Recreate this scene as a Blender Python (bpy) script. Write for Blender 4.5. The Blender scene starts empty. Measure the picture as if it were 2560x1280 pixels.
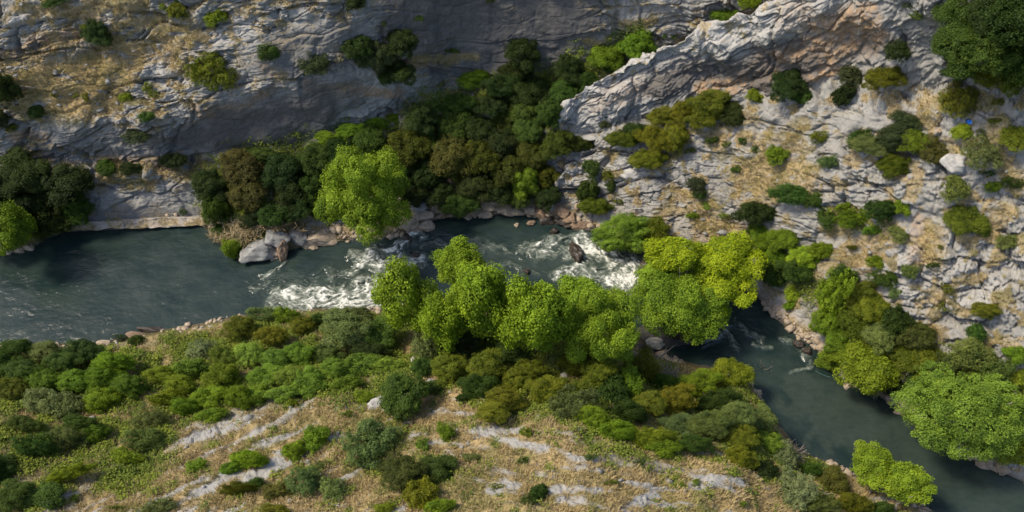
import bpy, math, random
import numpy as np
from math import radians, sin, cos, pi
random.seed(7)
scn = bpy.context.scene
COL = scn.collection

# ------------------------------------------------------------------ camera
W, H = 2560.0, 1280.0                 # picture units used for every traced outline below
LENS = 30.0
F = W*LENS/36.0
PITCH = radians(55)                   # below the horizon
CAM = np.array([0.0, -47.6, 68.0])
FWD = np.array([0.0, cos(PITCH), -sin(PITCH)])
UPV = np.array([0.0, sin(PITCH), cos(PITCH)])

def ray(px, py):
    px = np.asarray(px, float); py = np.asarray(py, float)
    X = (px-W/2)/F; Y = -(py-H/2)/F
    d = np.zeros(np.broadcast(px, py).shape+(3,))
    d[..., 0] = X
    d[..., 1] = FWD[1]+Y*UPV[1]
    d[..., 2] = FWD[2]+Y*UPV[2]
    return d

def project(p):
    q = np.asarray(p, float)-CAM
    zf = q@FWD
    return W/2+F*q[..., 0]/zf, H/2-F*(q@UPV)/zf, zf

def on_water(px, py, z=0.0):
    d = ray(px, py)
    t = (z-CAM[2])/d[..., 2]
    return CAM+t[..., None]*d

# ------------------------------------------------------------------ numpy noise
def _h(ix, iy, iz, seed):
    h = (ix.astype(np.int64)*374761393+iy.astype(np.int64)*668265263+iz.astype(np.int64)*2147483647+seed*974634773) & 0xffffffff
    h = ((h ^ (h >> 13))*1274126177) & 0xffffffff
    h = ((h ^ (h >> 16))*2246822519) & 0xffffffff
    return (h ^ (h >> 15)) & 0xffffffff

def perlin(x, y, z, seed=0):
    xi, yi, zi = np.floor(x), np.floor(y), np.floor(z)
    xf, yf, zf = x-xi, y-yi, z-zi
    u = xf*xf*xf*(xf*(xf*6-15)+10); v = yf*yf*yf*(yf*(yf*6-15)+10); w = zf*zf*zf*(zf*(zf*6-15)+10)
    out = 0.0
    for dx in (0, 1):
        for dy in (0, 1):
            for dz in (0, 1):
                h = _h(xi+dx, yi+dy, zi+dz, seed)
                a = (h & 1023)/1023.0*2-1; b = ((h >> 10) & 1023)/1023.0*2-1; c = ((h >> 20) & 1023)/1023.0*2-1
                g = a*(xf-dx)+b*(yf-dy)+c*(zf-dz)
                out = out+g*(u if dx else 1-u)*(v if dy else 1-v)*(w if dz else 1-w)
    return out*1.5

def fbm(p, scale, octaves=4, seed=0, gain=0.5):
    s = 0; a = 1.0; f = 1.0/scale
    for i in range(octaves):
        s = s+a*perlin(p[..., 0]*f, p[..., 1]*f, p[..., 2]*f, seed+i*17)
        a *= gain; f *= 2.03
    return s

def facets(a, b, seed, tilt=0.6):
    """cellular blocks: every cell a tilted flat facet; returns (height, gap to the next cell, cell value)"""
    ai, bi = np.floor(a), np.floor(b)
    d1 = np.full(a.shape, 9.0); d2 = np.full(a.shape, 9.0); hh = np.zeros(a.shape); val = np.zeros(a.shape)
    z0 = np.zeros(a.shape)
    for i in (-1, 0, 1):
        for j in (-1, 0, 1):
            h = _h(ai+i, bi+j, z0, seed); h2 = _h(ai+i, bi+j, z0, seed+91)
            fx = ai+i+0.1+0.8*(h & 1023)/1023.0-a; fy = bi+j+0.1+0.8*((h >> 10) & 1023)/1023.0-b
            d = np.sqrt(fx**4+fy**4)+.2*np.abs(fx*fy)
            r = ((h >> 20) & 1023)/1023.0
            height = (r-0.5)+tilt*(-fx*(((h2 & 1023)/1023.0)*2-1)-fy*((((h2 >> 10) & 1023)/1023.0)*2-1))
            near = d < d1
            d2 = np.where(near, d1, np.minimum(d2, d))
            hh = np.where(near, height, hh); val = np.where(near, r, val)
            d1 = np.where(near, d, d1)
    return hh, np.sqrt(d2)-np.sqrt(d1), val

def sstep(x, a, b):
    t = np.clip((x-a)/(b-a), 0, 1)
    return t*t*(3-2*t)

def blur1(a, sigma, axis):
    if sigma < 0.3: return a
    r = int(max(1, round(3*sigma)))
    k = np.exp(-0.5*(np.arange(-r, r+1)/sigma)**2); k /= k.sum()
    ap = np.pad(a, [(r, r) if i == axis else (0, 0) for i in range(a.ndim)], mode='edge')
    return np.apply_along_axis(lambda m: np.convolve(m, k, mode='valid'), axis, ap)

def seg_dist(px, py, pts):
    d = np.full(np.shape(px), 1e9)
    if len(pts) == 1:
        return np.hypot(px-pts[0][0], py-pts[0][1])
    for (x0, y0), (x1, y1) in zip(pts[:-1], pts[1:]):
        vx, vy = x1-x0, y1-y0
        t = np.clip(((px-x0)*vx+(py-y0)*vy)/(vx*vx+vy*vy+1e-9), 0, 1)
        d = np.minimum(d, np.hypot(px-x0-t*vx, py-y0-t*vy))
    return d

def strokes(px, py, lst):
    """soft mask: list of (radius, strength, points)"""
    m = np.zeros(np.shape(px))
    for r, s, pts in lst:
        d = seg_dist(px, py, pts)
        m = np.maximum(m, s*(1-sstep(d, r*0.45, r*1.25)))
    return m

# ------------------------------------------------------------------ mesh helpers
def mesh_from(name, verts, faces, mat=None, smooth=True, attrs=None):
    me = bpy.data.meshes.new(name)
    verts = np.ascontiguousarray(verts, np.float32).reshape(-1, 3)
    faces = np.ascontiguousarray(faces, np.int32)
    n = faces.shape[1]
    me.vertices.add(len(verts)); me.vertices.foreach_set('co', verts.ravel())
    me.loops.add(faces.size); me.loops.foreach_set('vertex_index', faces.ravel())
    me.polygons.add(len(faces))
    me.polygons.foreach_set('loop_start', np.arange(0, faces.size, n, dtype=np.int32))
    me.polygons.foreach_set('loop_total', np.full(len(faces), n, np.int32))
    if smooth:
        me.polygons.foreach_set('use_smooth', np.ones(len(faces), bool))
    for k, a in (attrs or {}).items():
        at = me.attributes.new(k, 'FLOAT', 'POINT')
        at.data.foreach_set('value', np.ascontiguousarray(a, np.float32).ravel())
    me.update(calc_edges=True)
    for m in (mat if isinstance(mat, (list, tuple)) else [mat]):
        if m: me.materials.append(m)
    return me

def grid_faces(nr, nc):
    i = np.arange(nr*nc).reshape(nr, nc)
    return np.stack([i[:-1, :-1], i[:-1, 1:], i[1:, 1:], i[1:, :-1]], -1).reshape(-1, 4)

def link(name, me, parent=None, loc=None, kind=None, label=None, cat=None, group=None):
    o = bpy.data.objects.new(name, me); COL.objects.link(o)
    if parent: o.parent = parent
    if loc is not None: o.location = loc
    if kind: o['kind'] = kind
    if label: o['label'] = label
    if cat: o['category'] = cat
    if group: o['group'] = group
    return o

# ------------------------------------------------------------------ materials
def new_mat(name):
    m = bpy.data.materials.new(name); m.use_nodes = True
    nt = m.node_tree; nt.nodes.clear()
    out = nt.nodes.new('ShaderNodeOutputMaterial')
    return m, nt, out

class NB:
    def __init__(s, nt): s.nt = nt
    def n(s, t, **kw):
        nd = s.nt.nodes.new(t)
        for k, v in kw.items(): setattr(nd, k, v)
        return nd
    def l(s, a, b): s.nt.links.new(a, b)
    def attr(s, name): return s.n('ShaderNodeAttribute', attribute_name=name).outputs['Fac']
    def noise(s, vec, scale, detail=4, rough=0.6):
        nd = s.n('ShaderNodeTexNoise'); nd.inputs['Scale'].default_value = scale
        nd.inputs['Detail'].default_value = detail; nd.inputs['Roughness'].default_value = rough
        s.l(vec, nd.inputs['Vector']); return nd.outputs['Fac']
    def math(s, op, a, b=None, c=None, clamp=False):
        nd = s.n('ShaderNodeMath', operation=op); nd.use_clamp = clamp
        for i, v in enumerate((a, b, c)):
            if v is None: continue
            if isinstance(v, (int, float)): nd.inputs[i].default_value = v
            else: s.l(v, nd.inputs[i])
        return nd.outputs[0]
    def remap(s, v, a, b, c=0.0, d=1.0):
        nd = s.n('ShaderNodeMapRange', interpolation_type='SMOOTHSTEP'); s.l(v, nd.inputs[0])
        for i, x in enumerate((a, b, c, d)): nd.inputs[1+i].default_value = x
        return nd.outputs[0]
    def mix(s, fac, a, b, blend='MIX'):
        nd = s.n('ShaderNodeMix', data_type='RGBA', blend_type=blend)
        for sock, v in ((nd.inputs[0], fac), (nd.inputs[6], a), (nd.inputs[7], b)):
            if isinstance(v, (int, float)): sock.default_value = v
            elif isinstance(v, tuple): sock.default_value = v if len(v) == 4 else v+(1,)
            else: s.l(v, sock)
        return nd.outputs[2]

def terrain_material():
    m, nt, out = new_mat('limestone_and_grass'); b = NB(nt)
    tc = b.n('ShaderNodeTexCoord').outputs['Object']
    n1 = b.noise(tc, 0.35, 5); n2 = b.noise(tc, 1.6, 5, 0.65); n3 = b.noise(tc, 6.0, 4, 0.7); n4 = b.noise(tc, 18.0, 3, 0.7)
    cell = b.attr('cell'); grass = b.attr('grass'); orange = b.attr('orange'); dark = b.attr('dark'); pale = b.attr('pale'); green = b.attr('green'); streak = b.attr('streak'); wet = b.attr('wet')
    rock = b.mix(b.remap(n2, 0.3, 0.7), (0.205, 0.200, 0.188), (0.335, 0.325, 0.300))
    rock = b.mix(b.math('MULTIPLY', cell, 0.55), rock, (0.40, 0.385, 0.35))
    rock = b.mix(b.math('MULTIPLY', b.remap(n1, 0.52, 0.7), 0.28), rock, (0.30, 0.235, 0.17))
    rock = b.mix(b.math('MULTIPLY', b.remap(n3, 0.55, 0.75), 0.5), rock, (0.13, 0.13, 0.13))
    rock = b.mix(pale, rock, b.mix(b.remap(n3, 0.3, 0.7), (0.36, 0.345, 0.32), (0.53, 0.51, 0.475)))
    rock = b.mix(b.math('MULTIPLY', orange, b.remap(n2, 0.25, 0.6)), rock, b.mix(b.remap(n3, 0.3, 0.7), (0.32, 0.19, 0.095), (0.48, 0.33, 0.20)))
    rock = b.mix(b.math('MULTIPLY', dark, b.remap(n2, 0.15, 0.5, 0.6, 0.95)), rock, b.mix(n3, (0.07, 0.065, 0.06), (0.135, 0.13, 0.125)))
    rock = b.mix(b.math('MULTIPLY', streak, 0.7), rock, (0.06, 0.06, 0.065))
    straw = b.mix(b.remap(n3, 0.3, 0.7), (0.29, 0.21, 0.095), (0.49, 0.37, 0.185))
    straw = b.mix(b.math('MULTIPLY', b.remap(n1, 0.42, 0.62), 0.75), straw, (0.17, 0.15, 0.04))
    straw = b.mix(b.math('MULTIPLY', b.remap(n4, 0.55, 0.7), 0.6), straw, (0.14, 0.10, 0.045))
    gr = b.mix(b.remap(n2, 0.3, 0.7), (0.055, 0.075, 0.016), (0.13, 0.14, 0.03))
    c = b.mix(grass, rock, straw)
    c = b.mix(green, c, gr)
    c = b.mix(b.math('MULTIPLY', wet, 0.75), c, (0.035, 0.028, 0.022))
    c = b.mix(b.remap(n4, 0.2, 0.8, 0.0, 0.30), c, (0.04, 0.035, 0.03))
    p = b.n('ShaderNodeBsdfPrincipled'); b.l(c, p.inputs['Base Color'])
    b.l(b.remap(wet, 0.0, 1.0, 0.92, 0.35), p.inputs['Roughness']); p.inputs['Specular IOR Level'].default_value = 0.25
    bp = b.n('ShaderNodeBump'); bp.inputs['Strength'].default_value = 0.7; bp.inputs['Distance'].default_value = 0.12
    b.l(b.math('ADD', n3, b.math('MULTIPLY', n4, 0.5)), bp.inputs['Height']); b.l(bp.outputs[0], p.inputs['Normal'])
    b.l(p.outputs[0], out.inputs[0])
    return m

def leaf_material():
    m, nt, out = new_mat('leaves'); b = NB(nt)
    oi = b.n('ShaderNodeObjectInfo')
    var = b.attr('var'); hue = b.attr('hue')
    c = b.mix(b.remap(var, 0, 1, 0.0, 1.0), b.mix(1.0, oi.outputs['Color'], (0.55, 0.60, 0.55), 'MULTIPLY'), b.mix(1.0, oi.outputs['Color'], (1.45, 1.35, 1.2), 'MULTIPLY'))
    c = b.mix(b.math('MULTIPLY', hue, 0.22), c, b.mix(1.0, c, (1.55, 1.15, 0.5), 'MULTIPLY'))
    p = b.n('ShaderNodeBsdfPrincipled'); b.l(c, p.inputs['Base Color'])
    p.inputs['Roughness'].default_value = 0.6; p.inputs['Specular IOR Level'].default_value = 0.15
    tr = b.n('ShaderNodeBsdfTranslucent'); b.l(b.mix(1.0, c, (1.25, 1.3, 0.6), 'MULTIPLY'), tr.inputs[0])
    ms = b.n('ShaderNodeMixShader'); ms.inputs[0].default_value = 0.28
    b.l(p.outputs[0], ms.inputs[1]); b.l(tr.outputs[0], ms.inputs[2]); b.l(ms.outputs[0], out.inputs[0])
    return m

def bark_material(name, c1, c2, scale=7.0):
    m, nt, out = new_mat(name); b = NB(nt)
    tc = b.n('ShaderNodeTexCoord').outputs['Object']
    n = b.noise(tc, scale, 5)
    p = b.n('ShaderNodeBsdfPrincipled'); b.l(b.mix(b.remap(n, 0.3, 0.7), c1, c2), p.inputs['Base Color'])
    p.inputs['Roughness'].default_value = 0.85
    bp = b.n('ShaderNodeBump'); bp.inputs['Strength'].default_value = 0.6; bp.inputs['Distance'].default_value = 0.05
    b.l(n, bp.inputs['Height']); b.l(bp.outputs[0], p.inputs['Normal'])
    b.l(p.outputs[0], out.inputs[0])
    return m

def water_material():
    m, nt, out = new_mat('river_water'); b = NB(nt)
    tc = b.n('ShaderNodeTexCoord').outputs['Object']
    foam = b.attr('foam'); shallow = b.attr('shallow')
    mp = b.n('ShaderNodeMapping'); mp.inputs['Scale'].default_value = (0.55, 1.0, 1.0); b.l(tc, mp.inputs['Vector'])
    n1 = b.noise(mp.outputs[0], 0.5, 4); n2 = b.noise(mp.outputs[0], 2.4, 5, 0.65); n3 = b.noise(mp.outputs[0], 6.0, 5, 0.7)
    c = b.mix(b.remap(n1, 0.3, 0.7), (0.011, 0.022, 0.020), (0.026, 0.039, 0.033))
    c = b.mix(b.math('MULTIPLY', shallow, b.remap(n2, 0.2, 0.7, 0.4, 1.0)), c, (0.042, 0.055, 0.042))
    f = b.math('ADD', foam, b.math('MULTIPLY', b.math('SUBTRACT', n3, 0.5), b.math('MULTIPLY', foam, 0.8)), clamp=True)
    thin = b.remap(f, 0.05, 0.45, 0.0, 0.9)
    thick = b.remap(f, 0.38, 0.85, 0.0, 1.0)
    c = b.mix(thin, c, (0.13, 0.15, 0.12))
    c = b.mix(thick, c, (0.66, 0.66, 0.60))
    p = b.n('ShaderNodeBsdfPrincipled'); b.l(c, p.inputs['Base Color'])
    b.l(b.remap(f, 0.1, 0.6, 0.07, 0.7), p.inputs['Roughness']); p.inputs['IOR'].default_value = 1.33
    bp = b.n('ShaderNodeBump'); bp.inputs['Strength'].default_value = 0.34; bp.inputs['Distance'].default_value = 0.14
    h = b.math('ADD', n2, b.math('MULTIPLY', n3, 0.35))
    b.l(h, bp.inputs['Height']); b.l(bp.outputs[0], p.inputs['Normal'])
    b.l(p.outputs[0], out.inputs[0])
    return m

TERRAIN = terrain_material(); LEAF = leaf_material(); WATER = water_material()
BARK = bark_material('pale_bark', (0.16, 0.13, 0.10), (0.34, 0.30, 0.25)); TWIG = bark_material('dark_bark', (0.05, 0.04, 0.03), (0.14, 0.115, 0.09))

# ------------------------------------------------------------------ gorge: feature lines traced across the valley
def line(pts):
    a = np.array(pts, float)
    return lambda x: np.interp(x, a[:, 0], a[:, 1])

N0 = line([(-900,900),(-400,880),(0,858),(250,858),(350,832),(470,815),(600,788),(800,768),(950,772),(1100,742),(1300,748),(1450,765),(1560,825),(1640,885),(1750,915),(1860,935),(1930,1040),(2000,1128),(2150,1188),(2330,1275),(2560,1440),(3460,2000)])
F0 = line([(-900,650),(-300,650),(0,640),(60,628),(120,596),(160,578),(300,572),(520,562),(560,600),(600,640),(690,650),(725,625),(790,608),(850,603),(1000,590),(1050,576),(1090,548),(1200,540),(1290,536),(1350,546),(1420,560),(1480,572),(1560,606),(1640,640),(1800,688),(1890,735),(1930,790),(2000,846),(2060,885),(2110,960),(2200,992),(2300,1060),(2400,1138),(2480,1168),(2560,1205),(3460,1600)])
# near side, from the water towards the camera: (outline, slope in degrees)
NEAR = [
 (line([(-900,930),(0,884),(250,880),(400,852),(600,806),(800,790),(1000,800),(1200,785),(1400,800),(1560,870),(1640,915),(1750,950),(1850,985),(1920,1075),(2000,1155),(2150,1218),(2330,1312),(2560,1475),(3460,2040)]), line([(-900,32),(500,30),(1000,32),(1700,40),(3460,40)]), 10, 14),
 (line([(-900,1270),(0,1200),(200,1170),(400,1095),(600,1012),(800,955),(980,930),(1200,975),(1350,1035),(1500,1080),(1700,1145),(1850,1188),(2000,1240),(2150,1292),(2330,1385),(2560,1560),(3460,2120)]), line([(-900,24),(500,24),(1000,26),(1700,34),(3460,36)]), 60, 150),
 (line([(-900,1420),(0,1340),(2000,1345),(2150,1400),(2330,1480),(2560,1650),(3460,2200)]), line([(-900,26),(0,26),(900,23),(1500,22),(2200,26),(3460,28)]), 90, 170),
 (line([(-900,1760),(0,1720),(2000,1720),(2330,1800),(2560,1900),(3460,2350)]), line([(-900,30),(3460,26)]), 140, 40),
 (line([(-900,2300),(2000,2260),(2560,2350),(3460,2700)]), line([(-900,32),(3460,28)]), 200, 24),
]
# far side, from the water up the gorge wall
FAR = [
 (line([(-900,625),(0,612),(120,575),(170,560),(300,552),(520,545),(560,575),(650,585),(720,585),(800,575),(900,560),(1000,550),(1050,530),(1100,505),(1200,498),(1300,496),(1400,528),(1480,552),(1560,585),(1700,640),(1850,682),(1950,740),(2050,835),(2150,920),(2300,1000),(2450,1100),(2560,1150),(3460,1520)]), line([(-900,40),(100,40),(180,25),(500,25),(600,35),(1000,38),(1300,42),(1900,42),(3460,42)]), 10, 18),
 (line([(-900,440),(0,445),(200,440),(350,430),(500,450),(600,480),(760,470),(900,440),(1050,420),(1200,400),(1350,400),(1450,425),(1600,500),(1800,565),(2000,640),(2200,780),(2400,920),(2560,980),(3460,1250)]), line([(-900,50),(100,50),(200,62),(480,60),(600,32),(1300,30),(1450,42),(1700,40),(2200,42),(3460,44)]), 50, 90),
 (line([(-900,395),(0,400),(250,412),(400,420),(560,385),(740,368),(840,330),(1000,290),(1060,285),(1200,300),(1400,335),(1480,340),(1600,330),(1800,290),(2000,262),(2200,270),(2400,270),(2560,280),(3460,380)]), line([(-900,14),(450,14),(600,32),(900,36),(1200,28),(1400,34),(1600,42),(2000,44),(3460,46)]), 80, 180),
 (line([(-900,388),(0,394),(250,406),(400,413),(560,378),(740,361),(840,322),(1000,278),(1060,245),(1130,200),(1250,192),(1400,190),(1480,186),(1600,145),(1700,105),(1850,45),(2000,0),(2200,-60),(2560,-100),(3460,-150)]), line([(-900,8),(950,8),(1080,30),(1300,32),(1450,24),(1600,18),(3460,18)]), 80, 50),
 (line([(-900,300),(0,300),(200,300),(400,290),(500,250),(640,222),(760,205),(840,185),(1000,120),(1100,60),(1200,20),(1400,20),(1600,0),(1700,-20),(2000,-100),(3460,-250)]), line([(-900,74),(400,74),(700,80),(1000,78),(1200,74),(3460,72)]), 110, 110),
 (line([(-900,160),(0,165),(200,145),(400,105),(600,65),(800,20),(900,-20),(1100,-60),(1300,-80),(2000,-160),(3460,-300)]), line([(-900,42),(400,43),(600,54),(800,66),(1000,72),(3460,70)]), 120, 110),
 (line([(-900,60),(0,75),(200,45),(400,5),(600,-40),(800,-80),(1200,-140),(2000,-220),(3460,-360)]), line([(-900,62),(500,62),(900,66),(3460,64)]), 130, 60),
 (line([(-900,-200),(0,-220),(1200,-260),(3460,-450)]), line([(-900,46),(3460,44)]), 160, 80),
 (line([(-900,-480),(3460,-640)]), line([(-900,26),(3460,26)]), 220, 20),
]

PX = np.unique(np.concatenate([np.linspace(-900, -30, 70), np.arange(-30, 2592, 2.4), np.linspace(2592, 3460, 70)]))
NC = len(PX)

def march(prev, py, ang, sgn):
    """the point on each column's line of sight that a slope of the given angle reaches from the previous feature line"""
    d = ray(PX, py); ta = np.tan(np.radians(ang))*sgn
    t = (prev[:, 2]-CAM[2]+ta*(CAM[1]-prev[:, 1]))/(d[:, 2]-ta*d[:, 1])
    return t

def px_smooth(t, sig):
    xs = np.arange(-900, 3461, 5.0)
    return np.interp(PX, xs, blur1(np.interp(xs, PX, t), sig/5.0, 0))

bed_n = N0(PX); bed_f = F0(PX)
rows = []                              # (py, t, subdivisions to the next) from the camera side to the far side
near_rows = []
prev = on_water(PX, bed_n); 
for pyf, angf, sig, sub in NEAR:
    py = px_smooth(pyf(PX), 12); t = px_smooth(march(prev, py, angf(PX), -1), sig)
    prev = CAM+t[:, None]*ray(PX, py); near_rows.append((py, t, sub))
far_rows = []
prev = on_water(PX, bed_f)
for pyf, angf, sig, sub in FAR:
    py = px_smooth(pyf(PX), 10); t = px_smooth(march(prev, py, angf(PX), 1), sig)
    prev = CAM+t[:, None]*ray(PX, py); far_rows.append((py, t, sub))

tw = lambda py, z: (z-CAM[2])/ray(PX, py)[:, 2]
knots = []
for py, t, sub in reversed(near_rows): knots.append([py, t, sub])
knots.append([bed_n, tw(bed_n, 0.02), 12])
for k, z in ((0.12, -0.7), (0.5, -1.2), (0.88, -0.7)):
    py = bed_n*(1-k)+bed_f*k; knots.append([py, tw(py, z), 20])
knots.append([bed_f, tw(bed_f, 0.02), 0])
for py, t, sub in far_rows: knots.append([py, t, sub])
nn = len(near_rows)
i_near = nn; i_far = nn+4              # knot index of the two water edges
subs = [k[2] for k in near_rows[::-1]]
SUB = []
for i in range(len(knots)-1):
    if i < nn: SUB.append(near_rows[nn-1-i][2])
    elif i < i_far: SUB.append(16)
    else: SUB.append(far_rows[i-i_far][2])
PYr, ITr, row_of_knot = [], [], []
for i, s in enumerate(SUB):
    row_of_knot.append(len(PYr))
    a, b = knots[i], knots[i+1]
    for j in range(s):
        k = j/s
        PYr.append(a[0]*(1-k)+b[0]*k); ITr.append((1/a[1])*(1-k)+(1/b[1])*k)
row_of_knot.append(len(PYr)); PYr.append(knots[-1][0]); ITr.append(1/knots[-1][1])
PY = np.array(PYr); T = 1/np.array(ITr)
NR = len(PY)
PXg = np.broadcast_to(PX, PY.shape)
T = blur1(T, 2.0, 0)
P0 = CAM+T[..., None]*ray(PXg, PY)

def normals(P):
    du = np.gradient(P, axis=1); dv = np.gradient(P, axis=0)
    n = np.cross(du, dv); n /= np.linalg.norm(n, axis=-1, keepdims=True)+1e-9
    return np.where((n[..., 2:3] < 0) & (np.abs(n[..., 2:3]) > 0.3), -n, n)
Ps = blur1(blur1(P0, 6, 0), 6, 1)
NRM = normals(Ps)
if NRM[NR//2, NC//2, 2] < 0: NRM = -NRM

def ground(px, py):
    """terrain point seen at a picture position"""
    c = int(np.clip(np.searchsorted(PX, px), 0, NC-1))
    col = PY[:, c]
    r = int(np.argmin(np.abs(col-py)))
    return P[r, c], NRM[r, c]
# ------------------------------------------------------------------ what covers the ground (masks tied to the surface)
GRASS_FAR = [(70,1,[(60,230),(200,190),(290,140)]),(60,1,[(110,250),(260,240)]),(50,.8,[(30,210),(110,200)]),(34,.9,[(400,120),(470,90)]),(30,.8,[(60,15),(200,25),(330,10)]),
 (22,.8,[(290,75),(380,60)]),(30,.7,[(430,150),(470,165)]),(22,.8,[(330,455),(480,430)]),(26,.8,[(260,430),(400,440)]),(16,.7,[(60,290),(200,285)]),
 (40,.9,[(1760,560),(1830,600)]),(55,.9,[(1850,430),(1980,440),(1900,480)]),(40,.8,[(1660,520),(1760,520)]),(30,.7,[(1800,360),(1880,300)]),(40,.8,[(2240,590),(2160,620)]),
 (34,.8,[(2080,560),(2200,560)]),(40,.8,[(2480,330),(2540,430)]),(30,.8,[(2530,540),(2480,570)]),(30,.8,[(2330,250),(2500,250)]),(24,.7,[(2360,360),(2380,390)]),(30,.7,[(2330,590),(2360,650)]),
 (26,.7,[(2450,840),(2540,870)]),(24,.8,[(2340,760),(2330,830)]),(18,.7,[(960,150),(1040,180)]),(16,.7,[(1060,150),(1180,150)]),(18,.7,[(1560,60),(1640,40)]),(14,.7,[(1480,110),(1560,95)]),
 (30,.6,[(2000,330),(1930,350)]),(24,.7,[(1560,560),(1640,600)]),(30,.7,[(1960,640),(2000,690)]),(34,.8,[(2050,640),(2130,660)])]
GRASS_NEAR = [(60,1,[(330,870),(420,850),(560,810)]),(400,.9,[(1000,1250),(1500,1260),(1900,1300)]),(160,1,[(700,1100),(950,1010),(1200,1060)]),(150,.9,[(100,1100),(300,1240)]),(120,.9,[(1300,1120),(1700,1230)])]
GREEN_NEAR = [(130,.85,[(0,1080),(330,1090)]),(70,.8,[(100,1190),(330,1150)]),(60,.7,[(420,1040),(560,980)]),(60,.5,[(900,1120),(1080,1200)]),(50,.5,[(1480,1110),(1700,1160)]),(150,1,[(-100,980),(150,960),(400,930)]),(120,1,[(420,960),(700,900),(950,880)]),(90,.8,[(60,1060),(300,1060)]),(90,1,[(1000,860),(1300,900),(1560,960)]),(90,1,[(1600,980),(1850,1060),(2000,1180)]),(60,1,[(1150,950),(1330,1000),(1560,1060)]),(70,.8,[(-50,1230),(100,1220)])]
GREEN_FAR = [(90,1,[(-200,520),(0,520),(120,540)]),(110,1,[(600,470),(800,430),(1000,400),(1250,400)]),(90,1,[(1100,300),(1350,260),(1450,200)]),(40,.8,[(1480,170),(1600,100)]),(50,.9,[(2000,700),(2100,800),(2250,900)]),(70,.9,[(2350,930),(2560,1000)]),(30,.9,[(560,600),(720,580)]),(60,1,[(2450,80),(2560,150)]),(30,.6,[(2100,540),(2180,560)])]
ORANGE = [(26,1,[(0,150),(120,110),(190,95)]),(14,.9,[(20,345),(100,345)]),(14,.9,[(500,280),(600,270),(680,230)]),(20,.9,[(250,410),(400,405)]),(10,.8,[(480,265),(540,290)]),(20,.8,[(960,170),(1060,160)]),
 (16,.8,[(780,215),(1000,240)]),(14,.7,[(660,170),(700,190)]),(40,.5,[(1760,590),(1850,590)]),(16,.8,[(2260,295),(2340,330)]),(22,.6,[(2290,560),(2300,650)]),(18,.6,[(1090,520),(1300,510)]),(14,.5,[(1900,740),(2040,850)])]
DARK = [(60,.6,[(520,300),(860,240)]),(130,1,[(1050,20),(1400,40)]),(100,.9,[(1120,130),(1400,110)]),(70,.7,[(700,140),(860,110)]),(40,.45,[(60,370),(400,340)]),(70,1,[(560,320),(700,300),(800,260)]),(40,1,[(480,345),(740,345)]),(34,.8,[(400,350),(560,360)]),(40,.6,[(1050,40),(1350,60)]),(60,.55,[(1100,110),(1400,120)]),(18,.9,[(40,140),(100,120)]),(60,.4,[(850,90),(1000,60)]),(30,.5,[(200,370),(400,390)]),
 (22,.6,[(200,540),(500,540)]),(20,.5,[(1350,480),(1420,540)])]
PALE_FAR = [(30,.7,[(420,110),(480,110)]),(34,.8,[(530,90),(620,60)]),(24,.8,[(400,190),(470,240)]),(24,.6,[(360,160),(420,190)]),(14,1,[(160,566),(520,560)]),(30,.5,[(20,60),(150,40)]),(20,.5,[(250,50),(380,40)]),(40,.5,[(1440,420),(1600,420)]),(34,.5,[(1560,400),(1620,430)]),
 (40,.6,[(2250,650),(2350,640)]),(60,.6,[(2300,720),(2480,740)]),(60,.5,[(2380,650),(2540,640)]),(24,.8,[(1960,790),(2050,850)]),(26,.8,[(2380,420),(2400,400)]),(30,.4,[(2100,250),(2350,260)]),(20,.9,[(1080,510),(1330,515)]),(16,.6,[(880,20),(930,60)])]
PALE_NEAR = [(30,1,[(490,1080),(560,1050),(650,1005)]),(18,.9,[(330,1155),(480,1090),(720,985)]),(14,.9,[(120,1280),(330,1150),(470,1090)]),(13,.9,[(470,1080),(560,1050),(640,1015)]),(12,.8,[(440,1280),(560,1200),(690,1150)]),(16,.8,[(560,1200),(690,1155)]),(12,.9,[(700,1130),(860,1090)]),(14,.9,[(1180,1080),(1300,1070)]),(16,.9,[(1290,1110),(1360,1120)]),(14,.9,[(1220,1215),(1300,1210)]),
 (14,.9,[(1390,1230),(1500,1225)]),(12,.8,[(1400,1260),(1460,1260)]),(13,.9,[(1560,1270),(1640,1240)]),(16,.9,[(1740,1210),(1850,1215)]),(12,.8,[(1500,1150),(1680,1170)]),(16,.9,[(920,1010),(950,1000)]),(14,.8,[(300,860),(400,860)]),(10,.8,[(880,950),(960,940)]),(10,.8,[(1140,985),(1180,980)])]
SMOOTH = [(60,.8,[(640,150),(780,90)]),(60,.7,[(850,260),(980,210)]),(40,.6,[(120,330),(420,370)]),(80,1,[(560,320),(700,300),(820,260)]),(50,1,[(480,350),(760,345)]),(110,.95,[(1050,30),(1400,60)]),(60,.9,[(1150,130),(1420,120)]),(40,.8,[(700,120),(900,80)]),(55,.75,[(220,520),(480,500)]),(24,.8,[(2100,300),(2250,310)]),(20,.7,[(2030,340),(2200,370)])]

def mask(lst, px, py, p, seed, wob=38):
    w1 = perlin(p[..., 0]*.35, p[..., 1]*.35, p[..., 2]*.35, seed)*wob+perlin(p[..., 0]*1.3, p[..., 1]*1.3, p[..., 2]*1.3, seed+1)*wob*.45
    w2 = perlin(p[..., 0]*.35, p[..., 1]*.35, p[..., 2]*.35, seed+2)*wob+perlin(p[..., 0]*1.3, p[..., 1]*1.3, p[..., 2]*1.3, seed+3)*wob*.45
    return strokes(px+w1, py+w2*.7, lst)

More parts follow.
